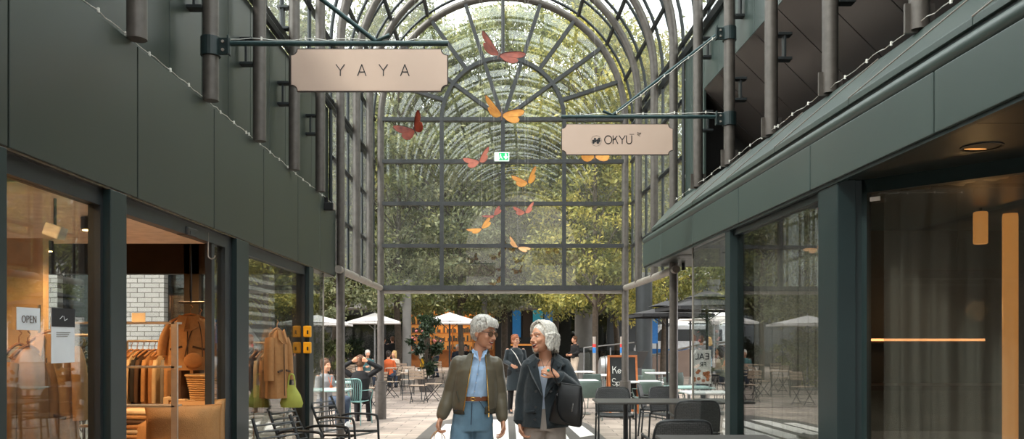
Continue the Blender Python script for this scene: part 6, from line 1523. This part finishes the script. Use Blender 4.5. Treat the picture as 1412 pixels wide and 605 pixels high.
# ---------------------------------------------------------------- other people on the plaza
def figure(px, y, yaw, label, h=1.68, pose='stand', top='c_black', low='c_denim', hairm='hair_brown', shoe='c_black', skin='skin', coat=0, skirt=None, arms='down', hair='short', seatz=.46, vox=.014, group=None, headturn=0):
    t = thing('person', label, 'person', PX(px, y), R(yaw), group); k = h/1.70; V = lambda x, yy, z: Vector((x*k, yy*k, z*k))
    sit = pose == 'sit'; dz = (seatz/k-.90) if sit else 0
    hc = V(0, -.01, 1.575+dz); Hd = headmat(hc, headturn, 0, 0, k*.98); b = MB(); head(b, Hd)
    b.cap(V(0, .02, 1.50+dz), V(0, .03, 1.40+dz), .048*k, .058*k, 12)
    b.loft([(0, .02*k, (.88+dz)*k, .15*k, .10*k), (0, .02*k, (1.05+dz)*k, .13*k, .09*k), (0, .02*k, (1.28+dz)*k, .16*k, .10*k), (0, .03*k, (1.39+dz)*k, .12*k, .07*k)], 16)
    arm = {}
    for s in (-1, 1):
        S = V(s*.175, .02, 1.36+dz)
        if arms == 'down' or (arms == 'bag' and s < 0): E, W_ = V(s*.22, .05, 1.10+dz), V(s*.23, -.04, .86+dz)
        elif arms == 'table': E, W_ = V(s*.23, .0, 1.11+dz), V(s*.13, -.26, 1.14+dz)
        elif arms == 'head': E, W_ = V(s*.36, .03, 1.47+dz), V(s*.13, .10, 1.60+dz)
        else: E, W_ = V(s*.22, .03, 1.12+dz), V(s*.14, -.20, 1.05+dz)
        b.cap(S, E, .045*k, .036*k, 10); b.cap(E, W_, .036*k, .024*k, 10); arm[s] = (S, E, W_)
        dirn = W_-E if arms != 'head' else Vector((-s*.8, .0, .25)); hand(b, W_, dirn, Vector((-s, -.2, 0)) if arms != 'head' else Vector((0, -1, 0)), s, (20, 28, 22), k)
    legs = {}
    for s in (-1, 1):
        H0 = V(s*.09, .02, .90+dz)
        if sit: K, A_ = V(s*.11, -.42, .92+dz+.03), V(s*.11, -.40, .09/k+.0)
        else:
            f = s*(.14 if pose == 'walk' else .02); K, A_ = V(s*.095, -f*.5-.02, .48), V(s*.09, -f, .09)
        b.cap(H0, K, .082*k, .055*k, 10); b.cap(K, A_, .050*k, .033*k, 10); b.cap(A_, A_+V(0, -.13, -.05), .034*k, .027*k, 8); legs[s] = (H0, K, A_)
    bake(b, 'body', skin, t, vox, 3)
    # clothes
    c = MB(); z0 = (.90+dz) if not coat else .50 if not sit else .9+dz
    c.loft([(0, .02*k, z0*k, (.17+.05*(coat > 0))*k, .125*k), (0, .02*k, (1.05+dz)*k, .155*k, .115*k), (0, .02*k, (1.28+dz)*k, .185*k, .125*k), (0, .025*k, (1.38+dz)*k, .14*k, .09*k), (0, .03*k, (1.425+dz)*k, .065*k, .06*k)], 20)
    for s in (-1, 1): S, E, W_ = arm[s]; c.cap(S-Vector((0, 0, .014)), E, .054*k, .050*k, 12); c.cap(E, E.lerp(W_, .88), .052*k, .040*k, 12)
    tp = bake(c, 'coat' if coat else 'top', top, t, vox, 3)
    if skirt:
        MB().loft([(0, .02*k, .48*k, .24*k, .19*k), (0, .02*k, .75*k, .20*k, .15*k), (0, .02*k, 1.02*k, .14*k, .11*k)], 20).build('skirt', skirt, t, smooth=True)
    else:
        c = MB()
        for s in (-1, 1): H0, K, A_ = legs[s]; c.cap(H0, K, .100*k, .072*k, 12); c.cap(K, A_, .070*k, .052*k, 12)
        c.ell((0, .02*k, (.92+dz)*k), (.165*k, .12*k, .10*k)); bake(c, 'trousers', low, t, vox, 3)
    for s in (-1, 1):
        A_ = legs[s][2]; MB().loft([(A_.x, A_.y-.05, 0, .045, .13), (A_.x, A_.y-.05, .04, .044, .125), (A_.x, A_.y, .11, .038, .05)], 12).build('shoe', shoe, t, smooth=True)
    m = MB(Hd); m.ell((0, .026, .036), (.088, .103, .094), (R(-12), 0, 0), 18, 12); m.ell((0, .055, -.01), (.078, .066, .080), nu=16, nv=10)
    if hair == 'long': m.ell((0, .05, -.08), (.088, .06, .12), nu=16, nv=10); [m.ell((s*.078, .01, -.05), (.024, .05, .09)) for s in (-1, 1)]
    rg = random.Random(int(px))
    for i in range(60):
        a = rg.uniform(0, PI*2); e = rg.uniform(.1, 1.3 if math.sin(a) > 0 else .7); m.ell((.088*math.sin(e)*math.cos(a), .026+.10*math.sin(e)*math.sin(a), .038+.094*math.cos(e)), (.018, .018, .014), nu=7, nv=5)
    m.build('hair', hairm, t, smooth=True)
    m = MB(Hd)
    for s in (-1, 1): m.ell((s*.031, -.083, .004), (.009, .006, .005), nu=8, nv=5)
    return t, tp, k, Hd
f, tp, k, Hd = figure(711, 17.6, 14, 'woman with short orange hair in a long navy coat walking behind the two women', 1.74, 'walk', 'wool_navy', 'c_black', 'hair_orange', 'leather_black', coat=1, arms='front', vox=.010, headturn=18)
face_parts(Hd, f)
for s in (-1, 1): MB(Hd).tube([(s*.034+.02*math.cos(R(30*i)), -.098+.002*0, .003+.015*math.sin(R(30*i))) for i in range(13)], .002, 5).build('glasses_rim', 'c_beige', f, smooth=True)
MB().tube(curve([(-.10, -.02, 1.42), (-.02, -.125, 1.28), (.10, -.13, 1.05), (.18, -.06, .95)]), .018, 6, flat=.3).build('bag_strap', 'c_white', f, smooth=True)
for z in (1.2, 1.05, .9): MB().ell((.03, -.135, z), (.012, .006, .012), nu=8, nv=5).build('button', 'leather_black', tp)
figure(497, 15.55, 184, 'man in black seen from behind, hands clasped behind his head, on the turquoise chair', 1.80, 'sit', 'c_black', 'c_black', 'hair_brown', 'c_black', 'skin_tan', arms='head', vox=.008, seatz=.47)
f, tp, k, Hd = figure(449, 15.0, 60, 'person in a light grey hooded jacket seated at the pale turquoise table behind the post', 1.72, 'sit', 'c_grey', 'c_denim', 'hair_brown', 'shoe_white', arms='table', vox=.010)
MB().tube([(-.05, -.115, .93), (0, -.135, .76), (.05, -.115, .93)], .008, 5, flat=.4).build('lanyard', 'c_orange', f); MB().box((0, -.14, .72), (.07, .008, .10)).build('badge', 'c_orange', f)
GPp = 'guests seated on the plaza'
figure(507, 28, 25, 'white haired man in a teal shirt seated under the left parasol', 1.75, 'sit', 'c_teal', 'c_denim', 'hair_silver', arms='table')
figure(536, 27.0, 170, 'person in an orange jacket seen from behind under the left parasol', 1.72, 'sit', 'c_orange', 'c_denim', 'hair_dark', arms='table')
figure(543.5, 28.6, -30, 'blond person in a cream top seated right of the orange jacket', 1.68, 'sit', 'c_beige', 'c_denim', 'hair_blond', arms='table', hair='long')
figure(529, 33, 150, 'standing person in black with dark hair behind the orange jacket', 1.78, 'stand', 'c_black', 'c_black', 'hair_dark')
figure(541, 34.5, 200, 'standing person in black next to the grey round column', 1.8, 'stand', 'c_black', 'c_denim', 'hair_brown')
figure(586, 34, 20, 'woman in a white top and bright yellow skirt behind the potted plant', 1.62, 'walk', 'c_white', 'c_denim', 'hair_brown', 'shoe_white', skirt='c_yellow', hair='long')
figure(601, 35, -60, 'woman in a pale blouse and dark trousers right of the yellow skirt', 1.70, 'walk', 'c_beige', 'c_denim', 'hair_blond', arms='front', hair='long')
figure(631, 35, 0, 'seated person with a pale cap and dark blue jacket in front of the shelves', 1.8, 'sit', 'c_navy', 'c_denim', 'hair_silver', arms='table', seatz=.6)
figure(642, 35.5, 10, 'seated person in a dark coat beside the grey haired head, in front of the shelves', 1.8, 'sit', 'c_black', 'c_denim', 'hair_dark', arms='table', seatz=.6)
figure(792, 30, -60, 'person in a black sweater and pale trousers beside the litter bin', 1.78, 'stand', 'c_black', 'c_beige', 'hair_brown', 'shoe_white', arms='front')
f, tp, k, Hd = figure(967, 25, 170, 'person in a grey shirt with a light blue shoulder bag behind the glass screen', 1.76, 'walk', 'c_grey', 'c_denim', 'hair_brown'); MB().loft([(-.2, -.05, .80, .14, .05), (-.2, -.05, 1.1, .12, .04), (-.18, -.03, 1.38, .02, .02)], 12).build('bag', 'c_blue', f, smooth=True)
figure(978, 25.6, 150, 'blond person in dark clothes behind the glass screen', 1.72, 'walk', 'c_navy', 'c_black', 'hair_blond', hair='long')
figure(993, 19.0, -100, 'person in an olive jacket just left of the green post', 1.66, 'sit', 'c_olive', 'c_black', 'hair_dark', arms='table', hair='long', seatz=.7)
# stools carrying the high-seated guests, chairs for the others
def stool(px, y, z, label):
    t = thing('stool', label, 'stool', PX(px, y), 0, 'round stools under guests'); MB().lathe([(.17, z-.05), (.18, z-.03), (.17, z)], n=16).build('seat', 'chair_black', t, smooth=True)
    for a in (45, 135, 225, 315): MB().tube([(.12*math.cos(R(a)), .12*math.sin(R(a)), z-.04), (.17*math.cos(R(a)), .17*math.sin(R(a)), 0)], .012, 6).build('leg', 'chair_black', t)
for px, y, z, lab in ((449, 15.0, .38, 'round stool under the grey hooded person'), (507, 28, .38, 'round stool under the white haired man'), (536, 27.0, .38, 'round stool under the orange jacket'), (543.5, 28.6, .38, 'round stool under the blond seated person'),
                      (631, 35, .52, 'round stool under the capped person by the shelves'), (642, 35.5, .52, 'round stool under the dark coat by the shelves'), (993, 19.0, .62, 'round stool under the olive jacket')): stool(px, y, z, lab)
